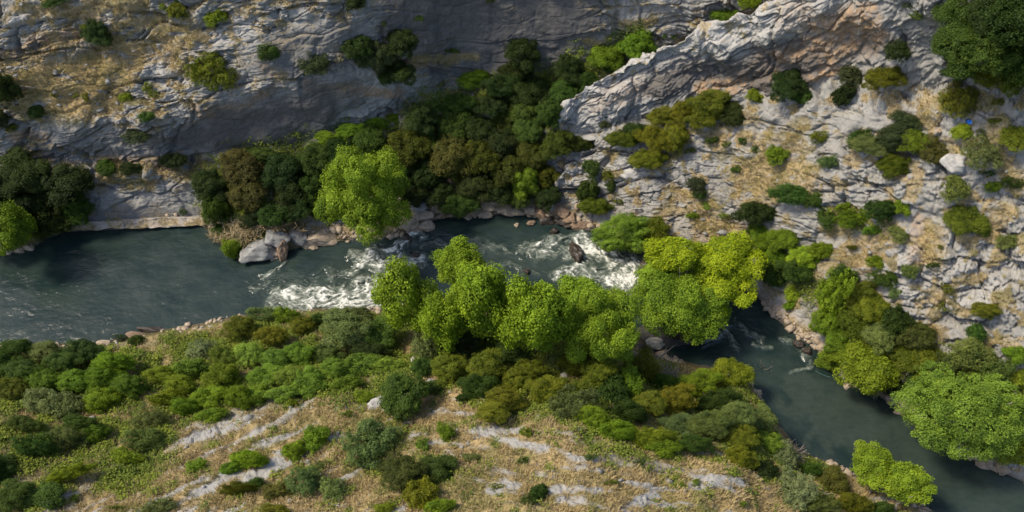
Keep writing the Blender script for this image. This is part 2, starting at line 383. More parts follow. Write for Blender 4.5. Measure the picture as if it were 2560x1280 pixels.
def rock_relief(px, py, deg, seed, k=1.0, st=1.0, small=1.0, led=1.0):
    """bedded, blocky limestone: blocks stretched along the beds, at four sizes"""
    u, v = px/25.6, py/25.6
    c, s = cos(radians(deg)), sin(radians(deg))
    a, b = u*c+v*s, -u*s+v*c
    z = np.zeros_like(a)
    wa = perlin(a*.4, b*.4, z, seed)*.7+perlin(a*1.7, b*1.7, z, seed+5)*.08
    wb = perlin(a*.3, b*.4, z+7, seed+2)*.6+perlin(a*1.7, b*1.7, z+3, seed+6)*.06
    tot = 0; crack = 0; cell = 0
    for size, strch, amp, tl in ((3.0, 2.3, .95, .7), (1.25, 2.1, .50, .85), (.6, 1.8, .28, .95), (.28, 1.5, .13, .95)):
        amp = amp*(small if size < 1 else 1.0); h, gap, val = facets((a+wa)/(size*strch*st), (b+wb)/size, seed+int(size*100), tl)
        tot = tot+amp*h
        crack = crack-amp*.6*(1-sstep(gap, 0, .10))
        cell = cell+val*.25
    # bedding ledges: sharp lower lip
    lm = sstep(perlin(a*.35, b*.5, z+11, seed+8), -.15, .35)
    for per, amp in ((2.3, .34), (.8, .12)):
        q = (b+wb*2.4+.5*perlin(a*.25, b*.3, z+5, seed+9))/per; fr = q-np.floor(q)
        tot = tot+led*lm*amp*(fr-.5)*(1-sstep(fr, .9, 1.0)*1.6)
    return (tot+crack)*k, np.clip(-crack*1.8, 0, 1), cell

def surface_detail(px, py, P0, N, zones, smooth, rough_rock, rough_soil, seed):
    flat = px.shape
    w = []
    tot = np.zeros(flat); crk = np.zeros(flat); cel = np.zeros(flat); ws = np.zeros(flat)
    for (cx, cy, sx, sy, deg, *_) in zones:
        wt = np.exp(-((px-cx)/sx)**2-((py-cy)/sy)**2)+1e-4
        w.append(wt)
    W_ = np.stack(w)**3; W_ /= W_.sum(0)
    for i, (cx, cy, sx, sy, deg, *ex) in enumerate(zones):
        m = W_[i] > .03
        if not m.any(): continue
        r, c, ce = rock_relief(px[m], py[m], deg, seed+i*13, 1.0, *ex)
        tot[m] += r*W_[i][m]; crk[m] += c*W_[i][m]; cel[m] += ce*W_[i][m]
    return tot, crk, cel

rn0, rf0 = row_of_knot[i_near], row_of_knot[i_far]
P = P0.copy()
att = {}
# --- near hillside
sl = slice(0, rn0+1)
px, py, p, n = PXg[sl], PY[sl], P0[sl], NRM[sl]
rel, crk, cel = surface_detail(px, py, p, n, [(300,1150,700,350,-26),(900,1050,350,300,-14),(1700,1200,700,350,10)], None, 1, 1, 300)
g = mask(GRASS_NEAR, px, py, p, 40); gre = mask(GREEN_NEAR, px, py, p, 50); pal = mask(PALE_NEAR, px, py, p, 60, 22)
def band(A, sd): return fbm(np.stack([(px*cos(A)+py*sin(A))/190, (-px*sin(A)+py*cos(A))/21, np.zeros_like(px)], -1), 1.0, 4, sd)
wl = 1-sstep(px, 850, 1350)
bands = band(-.46, 77)*wl+band(.16, 78)*(1-wl)
expose = np.clip(sstep(bands, .14, .46)*.9*sstep(py, 880, 960)+pal*1.2*sstep(bands+.25*fbm(p, .6, 3, 79), -.6, -.05), 0, 1)
expose *= 1-gre*.8
soft = fbm(p, 3.0, 5, 5)*.45+fbm(p, .5, 3, 9)*.10
amp = .05+.22*expose
disp = soft*(1-expose*.5)+rel*amp+expose*.05
edge = sstep(p[..., 2], .2, 1.5)
P[sl] = p+n*(disp*(.25+.75*edge))[..., None]
gg = np.clip(1-expose*1.05, 0, 1)
att['near'] = dict(grass=gg, green=np.clip(gre*sstep(fbm(p, 2.2, 4, 19), -.45, .15)+.5*gg*sstep(fbm(p, 1.6, 4, 23), .15, .5), 0, 1)*gg, orange=0*g, dark=0*g, pale=expose*.36, streak=0*g, wet=(1-sstep(P[sl][..., 2], .1, .8))*.9, cell=cel)
EXPOSE_NEAR = expose; GREENM_NEAR = gre
# --- riverbed
sl = slice(rn0, rf0+1)
px, py, p = PXg[sl], PY[sl], P0[sl]
bmp = fbm(p, 2.0, 4, 12)*.25
islet = np.exp(-(((px-1690)/95)**2+((py-838)/34)**2)**2)*2.0
e2 = np.minimum(np.arange(rf0+1-rn0), np.arange(rf0+1-rn0)[::-1])[:, None]/6.0
P[sl] = p+np.array([0, 0, 1.0])*((bmp*np.clip(e2, 0, 1)+islet)[..., None])
# --- far wall
sl = slice(rf0, NR)
px, py, p, n = PXg[sl], PY[sl], P0[sl], NRM[sl]
rel, crk, cel = surface_detail(px, py, p, n, [(200,200,700,300,-9,1.25,1.0,1.3),(750,200,300,250,-16,1.2,.9,1.1),(1250,100,350,250,-3,1.5,.5,.8),(1550,420,250,200,-8,.9,1,.6),(2050,420,380,300,16,1.1,1.0,.6),(2450,700,380,300,6,.9,1,.9)], None, 1, 1, 500)
sm = mask(SMOOTH, px, py, p, 30, 20); g = mask(GRASS_FAR, px, py, p, 31, 34); gre = mask(GREEN_FAR, px, py, p, 32, 26)
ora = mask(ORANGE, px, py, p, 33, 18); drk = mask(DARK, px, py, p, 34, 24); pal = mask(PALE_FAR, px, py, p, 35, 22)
rs = sstep(px, 1380, 1560)*sstep(py, 190, 330)
patch = sstep(fbm(p, 1.3, 4, 36), .12, .36)*(1-sm)*.85*np.clip(NRM[sl][..., 2]*2.2-.35, 0, 1)
led = fbm(np.stack([px/70, py/18, np.zeros_like(px)], -1), 1.0, 3, 39)
g2 = np.clip(g*sstep(led+.3*fbm(p, .8, 3, 41), -.62, -.22)+patch, 0, 1)
soft = fbm(p, 5.0, 5, 6)*.8+fbm(p, .5, 3, 10)*.06
amp = (1-.9*sm)*(1-.72*g2)*(1-.5*gre)
disp = soft*(1-.5*sm)+rel*amp*(1-.42*rs+.5*strokes(px, py, [(130, 1, [(2330, 700), (2540, 680)]), (90, 1, [(2100, 470), (2300, 420)]), (90, .8, [(1480, 420), (1620, 430)])]))
edge = sstep(p[..., 2], .2, 2.5)
P[sl] = p+n*(disp*(.15+.85*edge))[..., None]
Nd = blur1(blur1(normals(P[sl])[..., 2], 1.2, 0), 2.0, 1)
ledge = sstep(Nd, .52, .80)*sstep(fbm(p, 1.8, 4, 48), -.25, .2)*(1-.8*sm)*(1-.8*rs)
g2 = np.maximum(g2, ledge*.85)
shelf = sstep(px, 140, 175)*(1-sstep(px, 505, 545))*(1-sstep(py-(F0(px)-26), -3, 1)*0)*sstep(py, F0(px)-25, F0(px)-21)
P[sl][..., 2] += shelf*(.42+.10*fbm(p, 1.5, 3, 46)); P[sl][..., 1] -= shelf*(.35+.25*fbm(p, 1.8, 3, 47))
pal = np.maximum(pal*(1-.0*shelf), shelf); ora = np.maximum(ora, shelf*.45); drk = drk*(1-shelf)
st = sstep(fbm(np.stack([px/20, py/190, np.zeros_like(px)], -1), 1.0, 4, 44), -.1, .6)*.6*strokes(px, py, [(130,1,[(1000,20),(1420,30)]),(60,.8,[(1150,130),(1420,120)]),(30,1,[(40,130),(150,110)])])
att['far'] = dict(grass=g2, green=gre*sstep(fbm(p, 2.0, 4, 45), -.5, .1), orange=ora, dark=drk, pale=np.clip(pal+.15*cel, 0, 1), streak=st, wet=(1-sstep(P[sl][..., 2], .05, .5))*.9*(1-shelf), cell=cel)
GRASSM_FAR = g2; GREENM_FAR = gre

def piece(name, r0, r1, at):
    nr = r1-r0
    return link(name, mesh_from(name, P[r0:r1].reshape(-1, 3), grid_faces(nr, NC), TERRAIN, False, at), kind='structure')
piece('hillside', 0, rn0+1, att['near'])
z = np.zeros((rf0+1-rn0, NC))
piece('riverbed', rn0, rf0+1, dict(grass=z, green=z, orange=z, dark=z+.6, pale=z, streak=z, wet=z+.9, cell=z))
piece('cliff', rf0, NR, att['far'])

# --- the pale rock fin that runs down into the gorge: front face, crest, and a back face that drops behind it
def fin():
    crest = line([(1395,300),(1412,262),(1440,235),(1480,205),(1560,160),(1640,128),(1740,82),(1860,40),(1960,0),(2100,-50),(2300,-110),(2600,-190),(3100,-320)])
    foot = line([(1395,330),(1440,335),(1480,338),(1530,318),(1620,290),(1720,262),(1850,240),(1950,225),(2060,205),(2200,215),(2330,205),(2450,215),(2600,235),(3100,320)])
    xs = np.unique(np.concatenate([np.linspace(1395, 2590, 540), np.linspace(2590, 3100, 40)]))
    pf = np.interp(xs, np.arange(1395, 3101, 5.0), blur1(foot(np.arange(1395, 3101, 5.0)), 3, 0)); pc = crest(xs)
    base = np.array([ground(a, b+14)[0] for a, b in zip(xs, pf)])
    d = ray(xs, pf); tf = np.linalg.norm(base-CAM, axis=1)/np.linalg.norm(ray(xs, pf+14), axis=1)
    tf = np.interp(xs, xs, blur1(tf, 30, 0))
    pts0 = CAM+tf[:, None]*d
    ang = np.interp(xs, [1400, 1600, 2000, 3100], [66, 70, 76, 76])
    dc = ray(xs, pc); ta = np.tan(np.radians(ang))
    tcr = (pts0[:, 2]-CAM[2]+ta*(CAM[1]-pts0[:, 1]))/(dc[:, 2]-ta*dc[:, 1]); tcr = blur1(tcr, 30, 0)
    n = 130; k = np.linspace(-.12, 1, n)[:, None]
    py = pf*(1-k)+pc*k; t = 1/((1-k)/tf+k/tcr)
    Pf = CAM+t[..., None]*ray(np.broadcast_to(xs, py.shape), py)
    top = Pf[-1]
    nb = 50; kb = np.linspace(0, 1, nb+1)[1:, None, None]
    thick = np.interp(xs, [1395, 1440, 1600, 3100], [.4, 1.6, 3.0, 5.0])[None, :, None]
    back = top[None]+kb*thick*np.array([-.35, 1.0, 0])*.9+np.array([0, 0, -1.0])*(kb**1.4)*(9.0+0*thick)
    G = np.concatenate([Pf, back], 0)
    pxx = np.broadcast_to(xs, (n+nb, len(xs))); pyy = np.concatenate([py, pc[None]-np.linspace(0, 140, nb+1)[1:, None]], 0)
    N = normals(blur1(blur1(G, 5, 0), 5, 1))
    if N[n//2, len(xs)//2, 1] > 0: N = -N
    kk = np.broadcast_to(np.concatenate([k, np.full((nb, 1), 1.0)], 0), pxx.shape)
    rel, crk, cel = surface_detail(pxx, pyy, G, N, [(1550,200,250,300,-28),(1950,120,350,300,-20),(2400,150,350,300,-6)], None, 1, 1, 800)
    ora = mask([(30,.5,[(1500,250),(1620,215),(1750,175)]),(46,1,[(1900,165),(2050,130),(2180,90)]),(36,1,[(2040,60),(2180,40)]),(30,.8,[(1960,40),(2020,30)]),(26,1,[(1760,225),(1900,195),(2060,180)])], pxx, pyy, G, 71, 26)
    drk = mask([(34,.9,[(1640,230),(1720,190),(1900,170)]),(30,.85,[(1900,215),(2040,150)]),(30,.75,[(1760,170),(1880,140)]),(24,.7,[(1900,120),(1990,105)]),(24,.6,[(2140,130),(2260,120)]),(30,.5,[(1650,190),(1720,160)])], pxx, pyy, G, 72, 30)  # shade of the fin's lower face, painted as dark strokes
    edge = sstep(kk, .42, .82)*(1-sstep(pxx, 1900, 2200))  # paler towards the crest: white rock plus its sunlit edge painted in
    tip = np.exp(-((pxx-1430)/110.0)**2)
    pal = np.clip(edge*.85+tip*.6+.1*cel, 0, 1)
    amp = np.where(kk > .6, .72, .6)-.25*sstep(kk, .9, 1.0)
    st = sstep(fbm(np.stack([(pxx*.93+pyy*.36)/120, (pyy*.93-pxx*.36)/12, np.zeros_like(pxx)], -1), 1, 4, 73), .05, .5)*ora
    G = G+N*((rel*amp+fbm(G, 4.0, 5, 74)*.9+fbm(G, .5, 3, 75)*.08)*sstep(kk, -.12, .0))[..., None]
    gr = sstep(fbm(G, 1.1, 4, 76), .28, .45)*.7*(1-ora)
    z = np.zeros_like(pal)
    return link('rock_ridge', mesh_from('rock_ridge', G.reshape(-1, 3), grid_faces(n+nb, len(xs)), TERRAIN, False, dict(grass=gr*edge, green=z, orange=ora*(1-edge*.7), dark=drk, pale=pal, streak=st*.5, wet=z, cell=cel)), kind='structure'), G, xs, pyy, N, n
FIN, FG, FXS, FPY, FN, FNROW = fin()

# ------------------------------------------------------------------ river
FOAM = [(16,.34,[(1300,625),(1220,615),(1120,602)]),(12,.3,[(1400,690),(1330,680),(1240,660)]),(20,.3,[(820,690),(720,700),(640,715)]),(30,.95,[(1000,662),(985,690),(940,712),(890,735),(850,765)]),(30,.9,[(985,690),(960,725),(925,755),(870,772)]),(26,.8,[(940,740),(900,765),(850,778)]),(26,.95,[(860,735),(815,742),(770,752),(725,748)]),(24,.8,[(840,770),(790,768),(740,760),(700,745)]),(26,.7,[(790,735),(740,735),(700,740)]),
 (22,.95,[(1030,590),(1012,612),(985,628),(940,645),(890,655)]),(20,.85,[(1050,650),(1000,650),(960,652),(910,655)]),(13,.55,[(960,668),(900,680),(840,690)]),(9,.6,[(712,660),(680,680),(650,695)]),(9,.5,[(1115,605),(1090,600),(1060,612)]),(10,.5,[(1110,630),(1080,640),(1055,652)]),
 (16,.72,[(1470,605),(1420,602),(1370,612),(1320,618)]),(15,.6,[(1465,640),(1410,632),(1350,640),(1310,630)]),(22,.95,[(1450,602),(1500,625),(1550,650),(1578,675),(1570,705),(1530,712)]),(18,.85,[(1560,690),(1520,705),(1475,695),(1440,690),(1400,690)]),(16,.75,[(1545,665),(1500,668),(1450,668),(1405,682)]),(24,.95,[(1575,655),(1580,690),(1562,725),(1545,755)]),(14,.7,[(1500,640),(1520,660),(1530,680)]),
 (11,.75,[(1836,800),(1815,825),(1790,845),(1760,856)]),(9,.7,[(1815,835),(1838,862)]),(9,.55,[(1850,815),(1880,835),(1900,850)]),(8,.5,[(1955,848),(1985,862),(2010,880)]),(7,.45,[(2005,892),(2030,910),(2020,925),(1985,932)]),(7,.4,[(1890,860),(1930,870)]),(7,.4,[(2380,1122),(2412,1140)])]
SHALLOW = [(70,.6,[(2100,1020),(2200,1080),(2300,1130)]),(60,.7,[(2000,990),(2100,1080)]),(80,.5,[(2330,1170),(2560,1260)]),(50,.5,[(1150,650),(1350,650)]),(50,.6,[(1380,660),(1560,690)]),(60,.4,[(700,720),(950,700)])]
def river():
    xs = np.unique(np.concatenate([np.linspace(-900, -20, 60), np.arange(-20, 2580, 2.6), np.linspace(2580, 3460, 60)]))
    n = 190
    k = np.linspace(0, 1, n)[:, None]
    a, b = N0(xs)+22, F0(xs)-16
    py = a*(1-k)+b*k; px = np.broadcast_to(xs, py.shape)
    Q = on_water(px, py)
    w = Q.copy(); 
    wx = fbm(w, 1.6, 4, 3)*30; wy = fbm(w+50, 1.6, 4, 4)*22
    foam = np.zeros(px.shape); chop = np.zeros(px.shape); pond = np.zeros(px.shape)
    ux, uy = px+wx*.55, py+wy*.55
    for si, (rr, ss, pts) in enumerate(FOAM):
        # along / across coordinates of the current, so the foam streams with it
        best = np.full(px.shape, 1e9); S = np.zeros(px.shape); D = np.zeros(px.shape); acc = 0.0
        for (x0, y0), (x1, y1) in zip(pts[:-1], pts[1:]):
            L = np.hypot(x1-x0, y1-y0); vx, vy = (x1-x0)/L, (y1-y0)/L
            t = (ux-x0)*vx+(uy-y0)*vy; tc = np.clip(t, 0, L); dx, dy = ux-x0-tc*vx, uy-y0-tc*vy; dd = np.hypot(dx, dy)
            m = dd < best; best = np.where(m, dd, best); S = np.where(m, acc+t, S); D = np.where(m, (ux-x0)*-vy+(uy-y0)*vx, D); acc += L
        mm = best < rr*2.2
        if not mm.any(): continue
        s_, d_, b_ = S[mm], D[mm], best[mm]; z_ = np.full(s_.shape, si*3.7)
        wv = perlin(s_/40, d_/26, z_, 30)*9+perlin(s_/15, d_/11, z_, 35)*4
        fil = 1-np.abs(perlin(s_/34, (d_+wv)/6.5, z_, 31))*2.4
        fil2 = 1-np.abs(perlin(s_/15, (d_+wv*1.3)/3.4, z_, 32))*2.4
        brk = fbm(np.stack([s_/30, d_/17, z_], -1), 1, 4, 33, .6)
        env = 1-sstep(b_, rr*.15, rr*1.7)
        val = ss*env*(.22+.46*np.clip(fil, 0, 1)+.30*np.clip(fil2, 0, 1)+.55*brk)
        foam[mm] = np.maximum(foam[mm], np.clip(val, 0, 1)); chop[mm] = np.maximum(chop[mm], ss*env*(.10+.20*fil+.10*brk)); pond[mm] = np.maximum(pond[mm], env*ss)
    foam = np.clip(foam*(.9+.35*fbm(Q, .5, 3, 22, .65)), 0, 1)
    rip = (1-np.abs(perlin(Q[..., 0]*.9+wx*.02, Q[..., 1]*1.9+wy*.03, Q[..., 2], 26))*2)
    wav = fbm(np.stack([Q[..., 0]*.8, Q[..., 1], Q[..., 2]], -1), 1.8, 3, 27)*.035+rip*.010
    Q[..., 2] += wav+chop*1.1
    sh = strokes(px+wx*2, py+wy*2, SHALLOW)
    edge = np.minimum(np.abs(py-a), np.abs(py-b)); 
    sh = np.clip(sh, 0, 1)
    return link('river', mesh_from('river', Q.reshape(-1, 3), grid_faces(n, len(xs)), WATER, True, dict(foam=foam, shallow=sh)), kind='structure')
river()
# ------------------------------------------------------------------ plants: crowns made of leaf clumps
rng = np.random.default_rng(11)

def unit(v): return v/(np.linalg.norm(v, axis=-1, keepdims=True)+1e-9)

def leaf_quads(c, n, size, rng):
    """rhombic leaves at points c facing roughly n"""
    n = unit(n+rng.normal(0, .55, n.shape))
    t = unit(np.cross(n, rng.normal(0, 1, n.shape))); b = np.cross(n, t)
    s = (size*rng.uniform(.65, 1.25, len(c)))[:, None]
    return np.stack([c+t*s*.5, c+b*s*.32+n*s*.06, c-t*s*.5, c-b*s*.32+n*s*.06], 1).reshape(-1, 3)

def crown_mesh(name, seed, leaf, nleaf, nlobe, lobe_r, rough, spread, clump_n=26):
    """crown in a unit ball: lobes carrying leaf clumps, open between them"""
    r = np.random.default_rng(seed)
    # lobe centres spread over an irregular dome
    cs = []
    tries = 0; skew = np.array([r.uniform(.82, 1.15), r.uniform(.82, 1.15), r.uniform(.85, 1.1)])
    while len(cs) < nlobe and tries < 4000:
        tries += 1
        d = unit(r.normal(0, 1, 3)); d[2] = abs(d[2])*1.05-.38
        d = unit(d)*(r.uniform(.30, 1.0)**.5)*(1-lobe_r*.75)*r.uniform(.72, 1.16)*skew
        if all(np.linalg.norm(d-c) > lobe_r*spread for c in cs): cs.append(d)
    cs = np.array(cs+[np.array([0, 0, -.05])]); rad = lobe_r*r.uniform(.55, 1.25, len(cs)); rad[-1] = .52
    nc = max(10, nleaf//clump_n)
    P_, N_, V_, H_ = [], [], [], []
    w = rad**2/np.sum(rad**2)
    for ci, (c, rr) in enumerate(zip(cs, rad)):
        k = max(3, int(nc*w[ci]*1.25))
        lv, lh = r.normal(0, .13), r.normal(0, .15)
        d = unit(r.normal(0, 1, (k, 3))); d = d[d[:, 2] > -.62]
        q = c+d*rr*r.uniform(1-rough, 1+rough*.6, (len(d), 1))*np.where(r.uniform(0, 1, (len(d), 1)) < .12, r.uniform(1.1, 1.4, (len(d), 1)), 1)
        inside = np.zeros(len(q), bool)
        for cj, (c2, r2) in enumerate(zip(cs, rad)):
            if cj != ci: inside |= np.linalg.norm(q-c2, axis=1) < r2*.72
        q, d = q[~inside], d[~inside]
        for qq, dd in zip(q, d):
            m = int(clump_n*r.uniform(.6, 1.4)); cr = leaf*r.uniform(1.5, 2.6)*(clump_n/24)**.5
            o = r.normal(0, 1, (m, 3)); o = o/np.linalg.norm(o, axis=1, keepdims=True)*cr*(r.uniform(.2, 1, (m, 1))**.5)
            o -= dd*np.sum(o*dd, 1, keepdims=True)*.3
            P_.append(qq+o); N_.append(np.tile(dd*.8+np.array([0, 0, .55]), (m, 1))+o/cr*.5)
            cv = r.normal(0, .24); V_.append(np.clip(.5+cv+lv+r.normal(0, .20, m), 0, 1)); H_.append(np.clip(lh+r.normal(.15, .25)+r.normal(0, .2, m), 0, 1))
    Pp, Nn, V, Hh = np.concatenate(P_), np.concatenate(N_), np.concatenate(V_), np.concatenate(H_)
    v = leaf_quads(Pp, Nn, leaf, r)
    f = np.arange(len(v)).reshape(-1, 4)
    return mesh_from(name, v, f, LEAF, False, dict(var=np.repeat(V, 4), hue=np.repeat(Hh, 4)))

def tube(path, rad, sides=6):
    path = np.array(path, float); rad = np.array(rad, float)
    t = unit(np.gradient(path, axis=0)); up = np.array([.31, .17, .93])
    a = unit(np.cross(t, up)+1e-6); b = np.cross(t, a)
    an = np.linspace(0, 2*pi, sides, endpoint=False)
    v = path[:, None]+rad[:, None, None]*(np.cos(an)[None, :, None]*a[:, None]+np.sin(an)[None, :, None]*b[:, None])
    n = len(path); i = np.arange(n*sides).reshape(n, sides); j = np.roll(i, -1, 1)
    return v.reshape(-1, 3), np.stack([i[:-1], j[:-1], j[1:], i[1:]], -1).reshape(-1, 4)

def merge(parts):
    V, Fc, o = [], [], 0
    for v, f in parts: V.append(v); Fc.append(f+o); o += len(v)
    return np.concatenate(V), np.concatenate(Fc)

def trunk_mesh(name, seed, limbs=6, r0=.07):
    """trunk from z = 0 forking into limbs that reach z = 1, in a unit-wide crown"""
    r = np.random.default_rng(seed); parts = []
    k = np.linspace(0, 1, 7)[:, None]
    top = np.array([r.normal(0, .05), r.normal(0, .05), .5])
    bend = np.array([r.normal(0, .05), r.normal(0, .05), 0])
    path = k*top+np.sin(k*pi)*bend
    parts.append(tube(path, r0*(1.25-.6*k[:, 0]), 8))
    for i in range(limbs):
        a = 2*pi*i/limbs+r.normal(0, .3); st = path[r.integers(3, 7)]
        end = np.array([cos(a)*r.uniform(.35, .75), sin(a)*r.uniform(.35, .75), r.uniform(.7, .98)])
        kk = np.linspace(0, 1, 6)[:, None]
        parts.append(tube(st*(1-kk)+end*kk+np.sin(kk*pi)*np.array([0, 0, .06]), r0*.5*(1-.8*kk[:, 0]), 5))
    v, f = merge(parts); return mesh_from(name, v, f, BARK)

def stems_mesh(name, seed, n=7, r0=.035):
    r = np.random.default_rng(seed); parts = []
    for i in range(n):
        a = 2*pi*i/n+r.normal(0, .3); R_ = r.uniform(.3, .7); kk = np.linspace(0, 1, 5)[:, None]
        end = np.array([cos(a)*R_, sin(a)*R_, r.uniform(.6, 1.2)])
        parts.append(tube(kk*end+np.sin(kk*pi)*np.array([cos(a)*.1, sin(a)*.1, 0]), r0*(1-.7*kk[:, 0]), 5))
    v, f = merge(parts); return mesh_from(name, v, f, TWIG)

CROWN = {}
def crowns(key, n, *a):
    CROWN[key] = [crown_mesh(key+'_crown', 100+37*i+len(CROWN)*991, *a) for i in range(n)]
#            leaf  leaves lobes lobe_r rough spread
crowns('big_plane', 4, .041, 90000, 42, .215, .28, 1.0, 60)
crowns('mid_plane', 3, .066, 36000, 26, .27, .28, 1.0, 48)
crowns('big_oak', 3, .034, 90000, 50, .215, .26, .9, 44)
crowns('mid_oak', 6, .055, 40000, 32, .26, .3, .95, 36)
crowns('small_oak', 6, .088, 15000, 22, .30, .34, .95, 26)
crowns('mid_airy', 4, .052, 20000, 32, .23, .42, .95, 16)
crowns('small_airy', 4, .085, 8500, 22, .27, .42, .95, 14)
crowns('tiny', 4, .19, 1100, 8, .42, .28, .85, 12)
TRUNKS = [trunk_mesh('trunk', 5+i) for i in range(3)]
STEMS = [stems_mesh('stems', 15+i) for i in range(3)]

TINT = dict(DO=(.062,.080,.010), DB=(.064,.064,.016), Y=(.225,.305,.012), G1=(.165,.255,.018), G2=(.125,.200,.014), G3=(.048,.088,.014), DK=(.028,.048,.010), DG=(.044,.063,.026), OL=(.106,.130,.012), OB=(.088,.094,.022),  # DK, DO, DB: dark foliage with the far thicket's shade put into the colour
            GG=(.118,.160,.046), GP=(.165,.205,.095), YO=(.138,.152,.012), YG=(.155,.205,.014), LG=(.145,.230,.030))
WORD = dict(DO='dark olive', DB='dark brownish', Y='yellow-green', G1='bright green', G2='fresh green', G3='mid green', DK='dark green', DG='dark greyish', OL='olive', OB='brownish olive', GG='grey-green', GP='pale grey-green', YO='yellowish olive', YG='yellowish green', LG='light green')

def fin_ground(px, py):
    c = int(np.clip(np.searchsorted(FXS, px), 0, len(FXS)-1)); r_ = int(np.argmin(np.abs(FPY[:FNROW, c]-py)))
    return FG[r_, c], FN[r_, c]

def anchor(cx, cy, up_fn):
    """terrain point and crown centre so that the crown centre shows at (cx, cy)"""
    gx, gy = cx, cy
    for _ in range(6):
        g, n = (fin_ground if cx > 2180 and cy < 205 else ground)(gx, gy)
        c = g+up_fn(n)
        x, y, z = project(c)
        gx += (cx-x)*.8; gy += (cy-y)*.8
        gx = min(max(gx, -850), 3400)
    return g, n, c

PLANTS = []
GRP = {'tree': 'trees along the gorge', 'shrub': 'shrubs on the slopes and banks', 'tuft': 'small bushes on the slopes', 'creeper': 'creepers at the cliff foot'}
def plant(kind, cx, cy, rx, ry, tint, label=None, cat=None, lift=None, base=None):
    PLANTS.append(dict(kind=kind, x=cx, y=cy, rx=rx, ry=ry, tint=tint, label=label, cat=cat, lift=lift, base=base))

def build_plants():
    r = np.random.default_rng(5)
    e = radians(55)
    for i, p in enumerate(PLANTS):
        rx, ry, kind = p['rx'], p['ry'], p['kind']
        g0, n0 = ground(*(p['base'] or (p['x'], p['y'])))
        zf = (g0-CAM)@FWD-2
        R = rx*zf/F; RY = ry*zf/F
        dep = np.arctan2(CAM[2]-g0[2], np.hypot(g0[0]-CAM[0], g0[1]-CAM[1]))
        s, c = sin(dep), cos(dep)
        Hh = .8*R if kind != 'creeper' else .35*R
        Ry = R
        v = RY*RY-(R*s)**2
        if v > 0: Hh = np.clip(np.sqrt(v)/c, .7*R, 1.7*R)
        else:
            Hh = min(.72*R, .75*RY/c); Ry = np.sqrt(max(RY*RY-(Hh*c)**2, (.35*RY)**2))/s
        fam = 'plane' if kind == 'plane' else 'airy' if kind == 'airy' else 'oak'
        if R > 3.0 and fam != 'airy': key = 'big_'+fam
        elif R > 1.35 or fam == 'plane': key = 'mid_'+fam
        elif R > .62: key = 'small_'+fam
        else: key = 'tiny'
        tree = kind in ('plane', 'oak') and R > 1.5
        up = lambda n: np.array([0, 0, 1.0])*(Hh*(1.15 if tree else .62)*max(.35, n[2]))+n*(1-n[2])*R*.5
        g, n, ctr = anchor(p['x'], p['y'], up)
        if p['base']:
            g, n = ground(*p['base']); d = ray(p['x'], p['y']); zt = g[2]+(p['lift'] or 1.3)*Hh
            ctr = CAM+d*((zt-CAM[2])/d[2])
        me = CROWN[key][int(r.integers(len(CROWN[key])))]
        rz = r.uniform(0, 2*pi)
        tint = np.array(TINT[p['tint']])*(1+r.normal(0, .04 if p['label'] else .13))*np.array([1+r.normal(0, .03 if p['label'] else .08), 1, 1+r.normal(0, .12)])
        cat = p['cat'] or ('tree' if tree else 'creeper' if kind == 'creeper' else 'shrub' if key != 'tiny' else 'tuft')
        name = {'tree': 'tree', 'shrub': 'shrub', 'tuft': 'small_shrub', 'creeper': 'creeper'}[cat]
        if cat == 'tree': name = 'plane_tree' if kind == 'plane' else 'oak_tree'
        # the crown turns as one with its thing; squash along the view axis is kept in world axes, so rotate the mesh only when round
        def crown_obj(parent, loc):
            o = link('crown' if cat == 'tree' else 'foliage' if parent else name, me, parent, loc)
            o.rotation_euler = (r.normal(0, .1), r.normal(0, .1), rz if abs(Ry/R-1) < .12 else (rz//pi)*pi+r.normal(0, .15))
            k = (1.0 if kind == 'plane' and 600 < p['y'] < 860 and p['x'] < 1850 else .95) if cat == 'tree' else 1.12 if p['y'] > 840 and p['x'] < 1000 else 1.06
            q = (1, 1, 1) if cat == 'tree' else (r.uniform(.86, 1.18), r.uniform(.88, 1.2), r.uniform(.85, 1.5))
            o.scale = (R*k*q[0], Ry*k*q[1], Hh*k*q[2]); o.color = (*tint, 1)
            return o
        if key == 'tiny' or cat == 'creeper':
            root = crown_obj(None, ctr)
        else:
            root = bpy.data.objects.new(name, None); COL.objects.link(root); root.location = g; root.empty_display_size = .3
            crown_obj(root, ctr-g)
            rel = ctr-g
            if cat == 'tree':
                t = link('trunk', TRUNKS[i % 3], root, (0, 0, -.4)); L = max(rel[2]+.55*Hh, 1.0)+.4
                t.scale = (R*.9, Ry*.9, L)
                t.rotation_euler = (0, 0, rz)
                lean = np.hypot(rel[0], rel[1])
                if lean > .4*R:
                    t.rotation_euler = (Vector((rel[0], rel[1], L)).to_track_quat('Z', 'Y')).to_euler(); t.scale = (R*.8, R*.8, np.sqrt(L*L+lean*lean)*.95)
            else:
                t = link('stems', STEMS[i % 3], root, (0, 0, -.15)); t.scale = (R*.8, Ry*.8, max(rel[2], .4)+.25*Hh)
                t.rotation_euler = (0, 0, rz)
        p.update(root=root, R=R, cat2=cat, ctr=ctr)
    label_plants()

